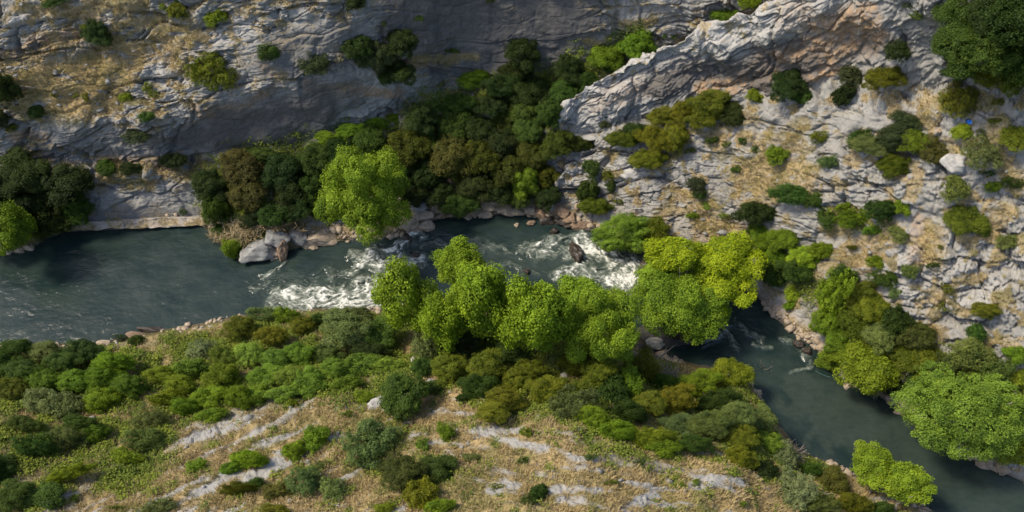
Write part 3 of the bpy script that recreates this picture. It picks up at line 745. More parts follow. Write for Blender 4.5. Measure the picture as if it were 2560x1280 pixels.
LAND = [("the pale boulder by the reeds",640,625),("the white rapids",900,735),("the foaming bend",1540,680),("the tip of the pale rock fin",1420,270),("the crest of the rock fin",1720,95),
 ("the orange overhang",2030,130),("the tiny blue barrel",2421,302),("the pale gravel chute",2310,610),("the tan ledge above the water",2000,815),("the dark cliff hollow",640,305),("the grey waterside slab",350,510),
 ("the lone bright tree",915,490),("the yellow tree",1800,680),("the huge dull-green tree",2400,1050),("the paired riverside crowns",2220,1185),("the round dark bush",1010,1000),("the bare twiggy shrub",1668,938),
 ("the bright creeper mat",1580,1085),("the tan bank boulders",1240,522),("the striped orange rock",100,125),("the streaked grey wall",1200,60),("the mottled cliff bush",525,185),("the rocky pool shore",380,835),
 ("the ashy grey bush",1150,865),("the long bare slab",560,1050),("the white corner slab",1790,1212),("the white knob rock",935,1012),("the pale round outcrop",2445,735),("the brownish round oak",1125,390)]
ORD = ['', 'second ', 'third ', 'fourth ', 'fifth ', 'sixth ', 'seventh ', 'eighth ', 'ninth ', 'tenth ', 'eleventh ', 'twelfth ', 'thirteenth ']
def label_plants():
    rows_ = []
    for p in PLANTS:
        sz = 'tiny' if p['R'] < .45 else 'small' if p['R'] < .95 else 'medium' if p['R'] < 1.9 else 'large'
        p['root']['category'] = {'tuft': 'small shrub'}.get(p['cat2'], p['cat2']); p['root']['group'] = GRP[p['cat2']]
        if p['label']: p['root']['label'] = p['label']; continue
        d = [(np.hypot(p['x']-x, (p['y']-y)*1.2), t, x, y) for t, x, y in LAND]
        dd, t, x, y = min(d)
        dx, dy = p['x']-x, p['y']-y
        way = ('right of' if dx > 0 else 'left of') if abs(dx) > abs(dy)*1.1 else ('below' if dy > 0 else 'above')
        noun = {'tree': 'tree', 'shrub': 'shrub', 'tuft': 'bush', 'creeper': 'creeper'}[p['cat2']]
        rows_.append((f"{sz} {WORD[p['tint']]} {noun} {way} {t}", dd, p))
    from collections import defaultdict
    by = defaultdict(list)
    for k, dd, p in rows_: by[k].append((dd, id(p), p))
    for k, v in by.items():
        v.sort()
        for j, (_, _, p) in enumerate(v):
            p['root']['label'] = k if len(v) == 1 else f"{k}, {ORD[j]}closest"
from mathutils import Vector
T_, O_, A_, C_ = 'plane', 'oak', 'airy', 'creeper'
# bright riverside trees
for a in [
 (T_,918,492,106,118,'G1',"bright green spreading tree standing alone before the dark far-bank thicket",None,1.2,(930,560)),
 (T_,1012,752,74,104,'G1',"bright green tree at the left end of the near-bank row, beside the white rapids",None,1.2,(1040,850)),
 (T_,1145,662,66,64,'G1',"bright green crown of the near-bank row reaching out over the river",None,1.9,(1150,800)),
 (T_,1208,760,86,100,'G1',"broad bright green tree second from the rapids in the near-bank row",None,1.3,(1220,840)),
 (T_,1105,806,62,90,'G1',"narrow bright green tree squeezed between the two left trees of the near-bank row",None,1.2,(1110,880)),
 (T_,1342,800,90,108,'G1',"bright green tree in the middle of the near-bank row, beside a dark gap",None,1.2,(1340,880)),
 (T_,1450,752,70,68,'G1',"bright green crown pointing at the foaming bend of the river",None,1.7,(1440,850)),
 (T_,1498,820,98,102,'G1',"bright green tree at the right end of the near-bank row, above the dark rocks",None,1.2,(1500,910)),
 (T_,1698,756,116,104,'G1',"large bright green tree on the islet, standing before the yellow one",None,1.2,(1700,835)),
 (T_,1805,690,108,98,'Y',"yellow-green tree behind the islet tree, the yellowest crown in the gorge",None,1.5,(1740,825)),
 (T_,1680,642,78,56,'Y',"small yellow-green crown beside the foaming bend, next to the yellowest tree",None,2.6,(1690,828)),
 (O_,1568,584,86,58,'LG',"light green rounded tree on the far bank above the foaming bend",None,1.1,(1580,618)),
 (O_,1640,585,45,48,'OL',"olive tree growing against the light green rounded tree above the foaming bend"),
 (O_,2400,1040,160,124,'LG',"huge dull-green tree filling the right bank above the lower river",None,1.2,(2420,1085)),
 (T_,2505,1105,80,62,'YG',"yellowish green tree leaning over the water in front of the huge dull-green tree",None,1.3,(2560,1170)),
 (T_,2545,1060,60,60,'LG',"light green crown cut off by the frame beside the huge dull-green tree",None,1.3,(2590,1130)),
 (T_,2180,1160,58,56,'G1',"bright green tree at the water's edge, the upper of the paired riverside crowns",None,1.5,(2170,1240)),
 (T_,2262,1208,76,58,'G1',"bright green tree at the water's edge, the lower of the paired riverside crowns",None,1.4,(2230,1290)),
 (T_,2165,928,80,66,'YG',"yellowish green tree leaning over the black shaded water of the right bank",None,1.2,(2190,940)),
 (A_,2088,735,46,62,'G1',"bright light-leaved sapling on the right bank above the tan ledge"),
 (T_,22,575,62,76,'G2',"fresh green tree at the left edge, its crown hanging over the calm water",None,1.2,(0,600)),
 (O_,1010,1000,64,56,'G3',"round dark bush standing alone on the dry near slope","shrub"),
 (A_,1150,862,62,42,'DG',"ashy grey bush below the bright row, darker and greyer than its neighbours"),
 (A_,1070,875,42,46,'GP',"pale silvery bush beside the ashy grey one, at the top of the dry slope"),
 (O_,1125,390,62,60,'OB',"brownish round oak in the middle of the dark far-bank thicket"),
 (A_,525,185,56,50,'OL',"mottled olive and grey bush growing on the lit cliff ledges"),
 (O_,1305,135,54,50,'DK',"dark oak standing alone at the foot of the streaked grey wall"),
 (O_,2460,108,112,94,'G3',"largest dark green oak on the shelf in the top right corner"),
]: plant(*a)
# everything else is described from its look and its neighbours
S = [
 # left bank, shaded
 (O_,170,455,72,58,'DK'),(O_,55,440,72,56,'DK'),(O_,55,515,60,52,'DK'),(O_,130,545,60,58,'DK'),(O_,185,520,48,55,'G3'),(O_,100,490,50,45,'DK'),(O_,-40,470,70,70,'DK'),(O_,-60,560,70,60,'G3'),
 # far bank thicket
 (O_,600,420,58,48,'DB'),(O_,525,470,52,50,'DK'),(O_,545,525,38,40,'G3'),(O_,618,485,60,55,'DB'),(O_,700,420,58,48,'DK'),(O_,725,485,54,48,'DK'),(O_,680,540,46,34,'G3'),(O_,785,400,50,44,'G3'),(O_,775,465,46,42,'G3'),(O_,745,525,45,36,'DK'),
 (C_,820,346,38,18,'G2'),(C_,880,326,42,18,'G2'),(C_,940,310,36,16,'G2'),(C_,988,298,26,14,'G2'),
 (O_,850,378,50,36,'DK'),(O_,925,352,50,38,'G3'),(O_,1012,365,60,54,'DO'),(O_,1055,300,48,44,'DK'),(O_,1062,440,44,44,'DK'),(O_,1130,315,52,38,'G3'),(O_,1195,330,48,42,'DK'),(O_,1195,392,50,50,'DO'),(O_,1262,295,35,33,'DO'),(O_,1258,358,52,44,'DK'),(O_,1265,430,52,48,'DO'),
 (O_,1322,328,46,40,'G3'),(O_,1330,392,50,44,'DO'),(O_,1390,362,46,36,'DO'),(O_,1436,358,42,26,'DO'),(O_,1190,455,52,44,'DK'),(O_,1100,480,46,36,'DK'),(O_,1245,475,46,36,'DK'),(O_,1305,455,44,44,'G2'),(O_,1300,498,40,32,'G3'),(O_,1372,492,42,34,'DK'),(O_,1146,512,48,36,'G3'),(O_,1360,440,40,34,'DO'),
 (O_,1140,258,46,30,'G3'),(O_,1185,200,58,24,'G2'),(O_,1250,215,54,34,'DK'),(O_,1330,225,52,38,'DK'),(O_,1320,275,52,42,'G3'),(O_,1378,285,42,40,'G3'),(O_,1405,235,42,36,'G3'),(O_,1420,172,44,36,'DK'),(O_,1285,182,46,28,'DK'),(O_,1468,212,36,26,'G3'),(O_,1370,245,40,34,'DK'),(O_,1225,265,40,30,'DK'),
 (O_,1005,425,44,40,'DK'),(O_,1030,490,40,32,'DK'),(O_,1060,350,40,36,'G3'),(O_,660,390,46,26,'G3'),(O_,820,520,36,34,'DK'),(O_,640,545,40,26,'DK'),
 # behind the fin
 (O_,1588,112,52,36,'G2'),(O_,1520,142,36,26,'G2'),(O_,1535,168,36,20,'G3'),(A_,1870,4,30,20,'G2'),(A_,1815,40,36,13,'G2'),(O_,1660,92,8,6,'G3'),(O_,1682,95,9,7,'G3'),
 # on the walls
 (O_,893,6,30,22,'DK'),(O_,888,120,38,32,'DK'),(O_,940,140,40,40,'DG'),(O_,1010,108,50,44,'DK'),(O_,985,182,50,38,'DK'),(A_,790,156,48,34,'DG'),(A_,670,134,26,22,'G3'),(O_,1132,129,16,9,'G3'),(O_,540,40,32,26,'G2'),(A_,440,30,26,16,'OL'),(O_,240,88,42,36,'DK'),(O_,219,70,13,14,'YG'),
 (O_,370,216,14,14,'YG'),(O_,312,246,18,12,'YG'),(O_,95,280,22,15,'G3'),(O_,6,225,42,56,'DK'),(O_,4,300,24,28,'DG'),(A_,150,2,42,18,'G3'),(A_,342,342,40,22,'DG'),(O_,436,400,40,24,'DK'),(A_,370,296,18,12,'G3'),(O_,325,432,36,13,'DK'),(O_,265,420,24,18,'G3'),(O_,455,532,11,11,'G3'),
 (A_,215,245,12,8,'OL'),(A_,190,240,10,7,'OL'),(A_,140,238,9,6,'OL'),(A_,385,235,14,10,'OL'),(A_,405,20,8,10,'YG'),(O_,30,320,16,14,'OL'),(A_,1050,48,14,8,'G3'),(A_,960,60,9,10,'OL'),(O_,1225,0,14,8,'G3'),
 (O_,580,622,24,32,'G2'),(O_,560,575,26,18,'G3'),(O_,720,590,14,14,'G3'),(O_,300,1270,1,1,'G3'),
 # right slope
 (O_,1520,284,38,34,'DG'),(O_,1770,260,58,38,'OL'),(O_,1712,278,46,30,'YO'),(O_,1832,288,42,36,'DK'),(O_,1755,302,50,28,'OL'),(O_,1655,290,50,24,'OL'),(O_,1640,346,56,38,'YO'),(O_,1562,350,44,30,'OL'),(O_,1622,400,46,34,'YO'),(O_,1690,340,40,34,'OL'),(O_,1590,330,34,20,'G3'),
 (A_,1478,420,28,26,'G3'),(O_,1522,442,15,22,'YO'),(O_,1525,466,18,14,'G3'),(O_,1468,482,32,32,'G3'),(O_,1490,518,42,28,'OL'),(A_,1740,462,30,28,'DG'),(A_,1750,488,20,14,'G3'),(A_,1778,352,20,9,'G3'),(A_,1820,362,14,8,'OL'),(A_,1853,354,16,11,'G3'),(A_,1890,375,17,12,'G3'),(O_,1840,425,13,13,'G3'),(O_,1728,375,16,10,'OL'),
 (O_,1970,212,50,36,'DK'),(O_,2000,240,28,20,'G3'),(O_,1888,240,21,16,'YG'),(O_,1938,388,28,20,'G2'),(O_,2102,240,24,34,'DK'),(O_,2135,192,36,28,'DG'),(O_,2170,170,30,22,'DG'),(O_,2210,195,60,32,'OL'),(A_,2240,128,32,26,'DK'),(A_,2290,40,18,12,'G3'),(A_,2275,18,14,8,'DG'),(O_,2375,137,8,6,'G3'),
 (O_,2540,60,86,86,'DK'),(O_,2385,120,66,54,'G3'),(O_,2510,190,70,46,'OL'),(O_,2420,50,70,58,'G3'),(O_,2560,160,66,62,'G3'),(O_,2480,30,60,50,'DK'),(O_,2620,90,80,80,'DK'),(O_,2400,180,44,20,'G3'),
 (A_,2400,252,50,38,'OL'),(O_,2240,345,66,40,'DG'),(O_,2185,366,56,36,'GG'),(O_,2290,358,48,38,'OL'),(O_,2330,380,52,36,'OB'),(O_,2238,415,52,34,'OL'),(A_,2150,352,38,24,'G3'),(O_,2270,300,40,20,'DG'),(A_,2070,405,36,24,'GG'),(A_,2050,344,24,16,'OL'),(A_,2450,378,58,38,'GG'),(O_,2532,345,38,28,'OL'),(A_,2405,330,24,16,'YG'),
 (A_,2530,456,36,13,'G3'),(A_,2478,470,24,13,'G2'),(A_,2390,470,42,36,'GG'),(A_,2470,434,20,9,'G3'),(O_,1978,490,56,34,'G3'),(O_,2030,502,24,18,'G3'),(O_,1886,532,56,38,'DK'),(O_,1895,578,28,26,'G2'),(O_,2205,525,56,34,'G3'),(A_,2108,520,28,11,'G2'),(A_,2132,550,48,26,'G2'),(O_,2180,575,26,16,'G2'),(A_,2064,545,26,20,'G3'),
 (O_,2250,520,22,18,'G2'),(A_,2246,582,26,24,'GG'),(O_,2412,550,56,40,'OL'),(A_,2515,605,32,20,'GG'),(O_,2192,656,38,16,'YG'),(A_,2210,700,42,24,'G3'),(A_,2272,680,26,20,'GG'),(A_,2238,732,20,14,'GG'),(A_,2332,664,18,10,'G3'),(A_,2370,722,18,18,'OL'),(O_,2466,780,50,26,'YO'),(A_,2360,765,16,16,'OL'),(O_,2440,835,26,24,'G3'),(O_,2350,618,10,6,'OL'),
 (A_,1812,540,16,8,'YG'),(A_,1765,515,12,10,'G2'),(A_,1730,540,24,8,'G2'),(A_,1545,505,14,8,'OL'),(O_,1430,345,8,7,'G3'),(A_,2130,620,20,10,'OL'),(A_,2500,250,18,8,'OL'),(A_,2490,305,18,8,'OL'),
 # right bank thicket
 (T_,1958,602,48,36,'G2'),(T_,2012,645,44,34,'G1'),(O_,1905,618,40,30,'G2'),(O_,1990,675,56,38,'G3'),(O_,1932,690,36,34,'G3'),(T_,1938,640,36,32,'G2'),(O_,2052,625,30,22,'G2'),(O_,1984,737,24,18,'G1'),(O_,1974,764,18,12,'G1'),(A_,2110,695,48,32,'G3'),(O_,2150,742,54,38,'OL'),(O_,2185,772,46,40,'OL'),(O_,2060,805,44,42,'G2'),(O_,2095,845,44,34,'G2'),
 (O_,2132,800,44,36,'OL'),(O_,2205,838,48,44,'GG'),(O_,2240,800,38,36,'G3'),(O_,2292,840,54,42,'OB'),(O_,2262,885,50,44,'OL'),(O_,2318,900,42,38,'OL'),(T_,2110,885,48,36,'G2'),(O_,2075,905,30,26,'G2'),(O_,2330,945,44,30,'G2'),(A_,2430,888,62,42,'GG'),(A_,2365,920,46,32,'GG'),(A_,2500,925,52,36,'GG'),(O_,2540,882,32,24,'G2'),(O_,2555,950,30,24,'YG'),(O_,2290,965,42,30,'DK'),(O_,2225,965,36,28,'DK'),(O_,2350,990,50,30,'G3'),
 # near bank, left end
 (O_,40,880,58,36,'G3'),(O_,112,882,48,34,'GG'),(O_,208,876,54,36,'G3'),(O_,155,912,50,34,'G3'),(O_,60,928,58,38,'G3'),(O_,28,975,50,34,'OL'),(O_,112,950,46,34,'G2'),(O_,182,960,50,34,'G2'),(A_,108,1006,54,38,'GP'),(A_,172,1015,42,34,'GG'),(O_,290,908,58,34,'G2'),(O_,250,948,50,34,'G2'),(O_,330,965,48,32,'G2'),(O_,268,1000,44,30,'G2'),(O_,-30,930,60,50,'G3'),
 (O_,302,845,17,13,'DK'),(O_,340,850,20,15,'G3'),(O_,60,1058,50,26,'G3'),(O_,200,1060,58,28,'G3'),(A_,92,1120,68,36,'G3'),(O_,170,1098,46,28,'GG'),(O_,180,1182,56,26,'YG'),(O_,40,1236,58,42,'G3'),(O_,120,1240,40,28,'G3'),(O_,-20,1190,50,40,'G3'),(A_,378,1052,48,36,'GG'),(A_,362,1100,50,32,'GG'),(O_,318,1145,46,20,'G2'),(O_,240,1085,40,22,'G2'),
 # near bank thicket, middle
 (O_,405,935,46,28,'YG'),(O_,445,962,48,28,'G2'),(A_,505,880,48,28,'GP'),(O_,602,818,44,32,'OL'),(O_,680,842,46,28,'YO'),(O_,762,818,40,30,'OL'),(A_,652,788,44,26,'GG'),(O_,720,792,36,20,'G2'),(O_,870,828,84,56,'GG'),(O_,948,838,58,46,'G3'),(O_,895,790,44,24,'GG'),(O_,800,800,28,16,'G3'),
 (O_,560,892,44,28,'LG'),(O_,620,890,42,28,'LG'),(O_,690,898,42,28,'LG'),(O_,755,892,42,28,'LG'),(O_,815,888,42,28,'GG'),(O_,660,945,44,28,'LG'),(O_,720,948,44,28,'LG'),(O_,782,945,44,28,'LG'),(O_,842,925,42,28,'LG'),(O_,905,918,40,26,'LG'),(O_,962,912,34,20,'LG'),(O_,705,985,40,24,'LG'),(O_,770,972,42,24,'LG'),(O_,640,985,38,26,'LG'),(O_,870,962,34,20,'LG'),
 (O_,560,950,46,34,'G2'),(O_,598,1000,48,30,'G2'),(O_,520,998,44,28,'G2'),(O_,470,1020,44,24,'G2'),(O_,425,1000,40,22,'YG'),(O_,480,930,40,24,'LG'),(O_,530,1040,40,20,'G2'),(O_,930,880,46,26,'DK'),
 # near bank below the bright row
 (O_,1128,922,58,42,'OL'),(O_,1210,922,56,46,'OL'),(O_,1190,965,48,28,'G3'),(O_,1270,882,48,34,'G3'),(O_,1330,928,50,36,'OL'),(O_,1295,962,48,34,'OL'),(O_,1262,1004,58,36,'YO'),(O_,1360,975,54,36,'YO'),(O_,1422,978,38,28,'OL'),(A_,1400,912,40,28,'GG'),(O_,1450,905,56,38,'OL'),(O_,1500,930,56,40,'OL'),(A_,1440,1012,68,44,'GG'),(O_,1230,1035,52,32,'YO'),(O_,1060,920,36,30,'G3'),(O_,1080,965,24,16,'G3'),(O_,1240,870,34,30,'G3'),
 (C_,1540,1075,64,32,'G2'),(C_,1620,1100,58,28,'YG'),(C_,1480,1045,50,26,'G2'),(C_,1570,1030,56,30,'G3'),(C_,1660,1120,44,22,'G2'),
 (A_,1605,925,50,48,'OL'),(O_,1575,965,42,42,'G2'),(O_,1620,1012,52,36,'OL'),(O_,1690,1000,58,40,'YO'),(O_,1748,958,56,36,'G2'),(O_,1822,930,54,42,'YG'),(O_,1845,1040,58,40,'GG'),(O_,1900,1052,48,42,'GG'),(O_,1780,1062,56,42,'GG'),(O_,1700,1068,48,32,'GG'),(O_,1852,1092,48,38,'OL'),(O_,1740,1110,54,26,'G3'),(O_,1922,1110,46,36,'LG'),(A_,1958,1138,42,36,'GP'),(O_,1850,1150,48,32,'YO'),(O_,1905,1172,36,22,'DK'),(O_,1800,1005,46,34,'G3'),(O_,1530,985,44,36,'G3'),(O_,1660,960,40,26,'G3'),
 (A_,1990,1222,66,46,'GP'),(O_,2082,1200,48,40,'OB'),(A_,2042,1268,66,36,'GG'),(O_,2130,1258,48,28,'OL'),(O_,2200,1275,46,22,'G3'),(O_,2020,1175,34,20,'G3'),
 # dry slope at the bottom
 (O_,790,1098,36,34,'G2'),(O_,738,1126,34,22,'G2'),(O_,628,1152,44,22,'G2'),(O_,585,1168,30,16,'G2'),(A_,490,1165,26,20,'G2'),(A_,930,1110,64,62,'GG'),(O_,1005,1180,66,50,'OB'),(O_,1082,1182,54,46,'G3'),(O_,1050,1236,48,36,'OL'),(O_,1098,1266,44,24,'G2'),(A_,760,1212,52,38,'GG'),(A_,832,1226,38,32,'GG'),(A_,692,1230,40,26,'OB'),(O_,600,1222,50,16,'YO'),(O_,640,1208,24,14,'G3'),(A_,402,1266,48,22,'GG'),(A_,690,1275,40,18,'OL'),
 (O_,1350,1228,26,18,'G3'),(O_,1330,1252,22,14,'G3'),(O_,1115,1080,24,16,'G2'),(O_,1100,1064,13,11,'G2'),(O_,905,990,22,16,'G2'),(A_,1160,994,26,13,'G3'),(O_,1060,1115,20,17,'G2'),(A_,1180,1145,28,14,'GG'),(A_,866,1036,18,10,'G2'),(A_,735,1010,20,9,'YG'),(A_,1320,1082,20,13,'G2'),(O_,800,1165,19,13,'G3'),(O_,1702,1218,13,12,'G2'),(O_,1740,1205,13,12,'YG'),(A_,1600,1158,18,9,'G3'),(A_,1310,1152,18,9,'G3'),(A_,1530,1205,20,9,'OL'),(A_,820,1200,16,9,'OL'),(A_,1240,1215,18,9,'OL'),(A_,960,1270,28,14,'YG'),(A_,185,1245,14,10,'G2'),(A_,300,1222,22,8,'OL'),(A_,290,1270,20,8,'OL'),(A_,1120,1155,24,16,'G3'),(A_,1480,1145,16,10,'G3'),(A_,1850,1262,16,9,'G2'),
]
for a in S:
    if a[3] > 2: plant(*a)
build_plants()
# ------------------------------------------------------------------ boulders, reeds, driftwood, small things
def rock_material(name, c1, c2, wetline=False):
    m, nt, out = new_mat(name); b = NB(nt)
    tc = b.n('ShaderNodeTexCoord').outputs['Object']
    n1 = b.noise(tc, 2.2, 5, .65); n2 = b.noise(tc, 11, 4, .7)
    c = b.mix(b.remap(n1, .3, .7), c1, c2)
    c = b.mix(b.remap(n2, .55, .75, 0, .5), c, (.09, .08, .07))
    p = b.n('ShaderNodeBsdfPrincipled'); b.l(c, p.inputs['Base Color']); p.inputs['Roughness'].default_value = .35 if wetline else .85
    bp = b.n('ShaderNodeBump'); bp.inputs['Strength'].default_value = .7; bp.inputs['Distance'].default_value = .06
    b.l(n2, bp.inputs['Height']); b.l(bp.outputs[0], p.inputs['Normal']); b.l(p.outputs[0], out.inputs[0])
    return m
RM = dict(tan=rock_material('tan_rock', (.24,.185,.13), (.43,.345,.25)), grey=rock_material('grey_rock', (.15,.145,.135), (.33,.32,.295)), white=rock_material('white_rock', (.25,.24,.225), (.45,.43,.40)),
          wet=rock_material('wet_rock', (.022,.017,.013), (.06,.043,.03), True), brown=rock_material('brown_rock', (.15,.10,.065), (.28,.19,.12)))
def boulder_mesh(name, seed, mat):
    r = np.random.default_rng(seed)
    nu, nv = 52, 32
    th = np.linspace(0, 2*pi, nu, endpoint=False); ph = np.linspace(.02, pi-.02, nv)
    d = np.stack([np.cos(th)[None]*np.sin(ph)[:, None], np.sin(th)[None]*np.sin(ph)[:, None], np.cos(ph)[:, None]+0*th[None]], -1)
    pn = unit(r.normal(0, 1, (17, 3))); ph_ = r.uniform(.62, 1.0, 17)
    dots = d@pn.T; rad = np.min(np.where(dots > .05, ph_/np.maximum(dots, .05), 1.25), -1)
    p = d*np.minimum(rad, 1.2)[..., None]
    p = p*(1+.10*fbm(p+seed, .42, 5, seed))[..., None]
    i = np.arange(nu*nv).reshape(nv, nu); j = np.roll(i, -1, 1)
    f = np.stack([i[:-1], i[1:], j[1:], j[:-1]], -1).reshape(-1, 4)
    return mesh_from(name, p.reshape(-1, 3), f, RM[mat], False)
def boulder(cx, cy, rx, ry, mat, label, rz=0, grp='boulders along the banks', name='boulder', sink=.35):
    g, n = ground(cx, cy); 
    if g[2] < .05: g = on_water(np.array(cx), np.array(cy))
    zf = (g-CAM)@FWD; R = rx*zf/F; RY = ry*zf/F
    o = link(name, boulder_mesh(name, int(cx*7+cy), mat), None, g+np.array([0, 0, RY*(.6-sink)]))
    o.scale = (R*1.08, RY*1.12, RY*.95); o.rotation_euler = (.1, .15, radians(rz))
    o['label'] = label; o['category'] = 'boulder'; o['group'] = grp
    return o
for b_ in [
 (646,632,46,28,'grey',"big pale grey boulder at the water's edge below the reeds",12),(708,632,17,28,'brown',"narrow brown pointed rock leaning on the big pale boulder",-10),(742,592,26,22,'grey',"grey rock wedged above the brown pointed rock"),(796,602,42,21,'tan',"flat tan slab on the bank left of the lone bright tree",10),
 (764,612,16,13,'tan',"small tan rock against the left end of the flat tan slab"),(785,622,11,8,'tan',"little tan stone in front of the flat tan slab"),(834,604,10,9,'tan',"little round tan stone at the right end of the flat tan slab"),(690,600,30,22,'grey',"grey rock behind the big pale boulder"),
 (1018,564,30,18,'tan',"smooth tan boulder right of the lone bright tree, beside the foam"),(1068,566,25,20,'tan',"cracked tan boulder standing in the water upstream of the lone bright tree"),(1052,542,26,16,'tan',"tan rock behind the cracked tan boulder"),(1090,522,22,16,'tan',"tan rock up the bank from the cracked boulder"),(1095,497,28,20,'grey',"grey rock in the gully above the cracked tan boulder"),(1122,472,18,24,'brown',"reddish slab leaning among the dark trees above the gully rocks"),(1040,520,24,14,'grey',"grey stone between the lone bright tree and the gully rocks"),
 (1208,538,20,11,'tan',"low tan rock at the left end of the pale bank boulders"),(1222,520,27,15,'tan',"broad tan rock among the pale bank boulders"),(1262,526,28,14,'tan',"long tan rock in the middle of the pale bank boulders"),(1296,532,20,12,'tan',"tan rock at the right end of the pale bank boulders"),(1324,528,18,12,'tan',"tan stone before the dark jumbled rocks"),(1245,508,24,10,'tan',"tan rock higher up behind the pale bank boulders"),
 (1350,538,18,14,'brown',"brown rock at the left of the dark jumbled rocks"),(1364,552,20,14,'wet',"wet dark rock half in the water at the jumbled rocks"),(1402,532,18,18,'brown',"tall brown rock in the jumbled rocks"),(1400,556,20,12,'wet',"wet rock below the tall brown rock"),(1428,550,20,14,'brown',"brown rock in the middle of the jumbled rocks"),(1452,565,23,12,'brown',"flat brown rock at the right of the jumbled rocks"),(1478,572,16,9,'wet',"wet rock at the far right end of the jumbled rocks"),(1424,568,14,9,'wet',"small wet rock between the brown jumbled rocks"),(1385,520,16,12,'grey',"grey stone up the bank behind the jumbled rocks"),
 (1292,563,7,6,'tan',"tiny tan stone standing in the river off the pale bank boulders"),(1328,559,10,8,'brown',"small brown stone standing in the river before the jumbled rocks"),(1386,580,12,11,'wet',"round dark wet stone in the river below the jumbled rocks"),(1440,638,17,29,'wet',"long dark brown rock in midstream ringed by foam",22),(1318,680,9,9,'wet',"lone black stone in the calm midstream water"),
 (1705,858,46,17,'wet',"long dark wet rock at the foot of the islet trees"),(1640,868,22,14,'grey',"pale rock in the gap between the row and the islet"),(1596,872,26,18,'wet',"black rock in the shade under the right end of the row"),(1575,895,22,14,'brown',"brown rock beneath the right end of the bright row"),(1563,765,11,20,'wet',"narrow dark rock below the foaming bend"),(1612,680,14,26,'wet',"dark submerged-looking rock beside the foaming bend",10),(1640,700,12,16,'wet',"dark rock under the yellow crown by the bend"),
 (1000,655,14,9,'wet',"black rock splitting the white rapids"),(1040,642,16,8,'wet',"dark rock at the head of the rapids under the bright row"),(1018,598,12,12,'wet',"dark rock in the chute below the smooth tan boulder"),
 (380,826,34,10,'wet',"dark rough rock on the shore of the calm pool"),(335,838,22,8,'brown',"flat brown rock on the shore left of the dark rough rock"),(262,858,20,7,'tan',"low tan rock at the pool shore near the dark green shrubs"),
 (1996,862,16,11,'wet',"reddish wet rock below the tan ledge"),(2016,880,14,9,'wet',"black wet rock below the tan ledge in deep shade"),
 (2310,1060,18,12,'wet',"dark rock in the shade beneath the huge dull-green tree"),(75,620,16,9,'tan',"pale stone under the left edge tree"),(50,628,12,7,'tan',"small pale stone under the left edge tree"),
]: boulder(*b_)
for b_ in [
 (935,1014,24,24,'white',"white knob rock on the dry slope left of the round dark bush"),(950,995,18,12,'white',"white slab stone just above the white knob rock"),(1077,962,18,20,'grey',"grey angular rock between the round dark bush and the thicket"),(1408,945,12,16,'white',"pale pointed rock poking out of the olive bushes"),(1038,905,14,12,'white',"pale stone at the upper tip of the dry slope"),
 (2390,402,30,24,'white',"bright jagged rock below the grey-green shrubs on the right slope"),(1578,432,36,24,'white',"pale boulder face below the yellowish oaks near the fin"),(1520,470,34,18,'grey',"grey block below the pale boulder face"),(1450,395,30,18,'white',"pale block at the left edge of the right slope"),
 (2030,268,24,12,'grey',"rounded grey boulder on the shelf below the dark oaks"),
 
]: boulder(*b_, 0, 'rocks on the slopes', 'rock_outcrop', .75)

# loose stones and cobbles nobody would count
def stones(nm, pts, size, mat, label, seed):
    r = np.random.default_rng(seed); t = (1+5**.5)/2
    iv = unit(np.array([(-1,t,0),(1,t,0),(-1,-t,0),(1,-t,0),(0,-1,t),(0,1,t),(0,-1,-t),(0,1,-t),(t,0,-1),(t,0,1),(-t,0,-1),(-t,0,1)], float))
    fc = np.array([(0,11,5),(0,5,1),(0,1,7),(0,7,10),(0,10,11),(1,5,9),(5,11,4),(11,10,2),(10,7,6),(7,1,8),(3,9,4),(3,4,2),(3,2,6),(3,6,8),(3,8,9),(4,9,5),(2,4,11),(6,2,10),(8,6,7),(9,8,1)])
    m = len(pts); a = r.uniform(0, 2*pi, m); ca, sa = np.cos(a)[:, None], np.sin(a)[:, None]
    q = iv[None]*r.uniform(.65, 1.25, (m, 12, 1))*np.stack([r.uniform(.8, 1.5, m), r.uniform(.6, 1.1, m), r.uniform(.4, .8, m)], -1)[:, None]*size[:, None, None]
    q = np.stack([q[..., 0]*ca-q[..., 1]*sa, q[..., 0]*sa+q[..., 1]*ca, q[..., 2]], -1)+pts[:, None]
    f = (np.arange(m)[:, None, None]*12+fc[None]).reshape(-1, 3)
    link(nm, mesh_from(nm, q.reshape(-1, 3), f, RM[mat], False), kind='stuff', label=label)
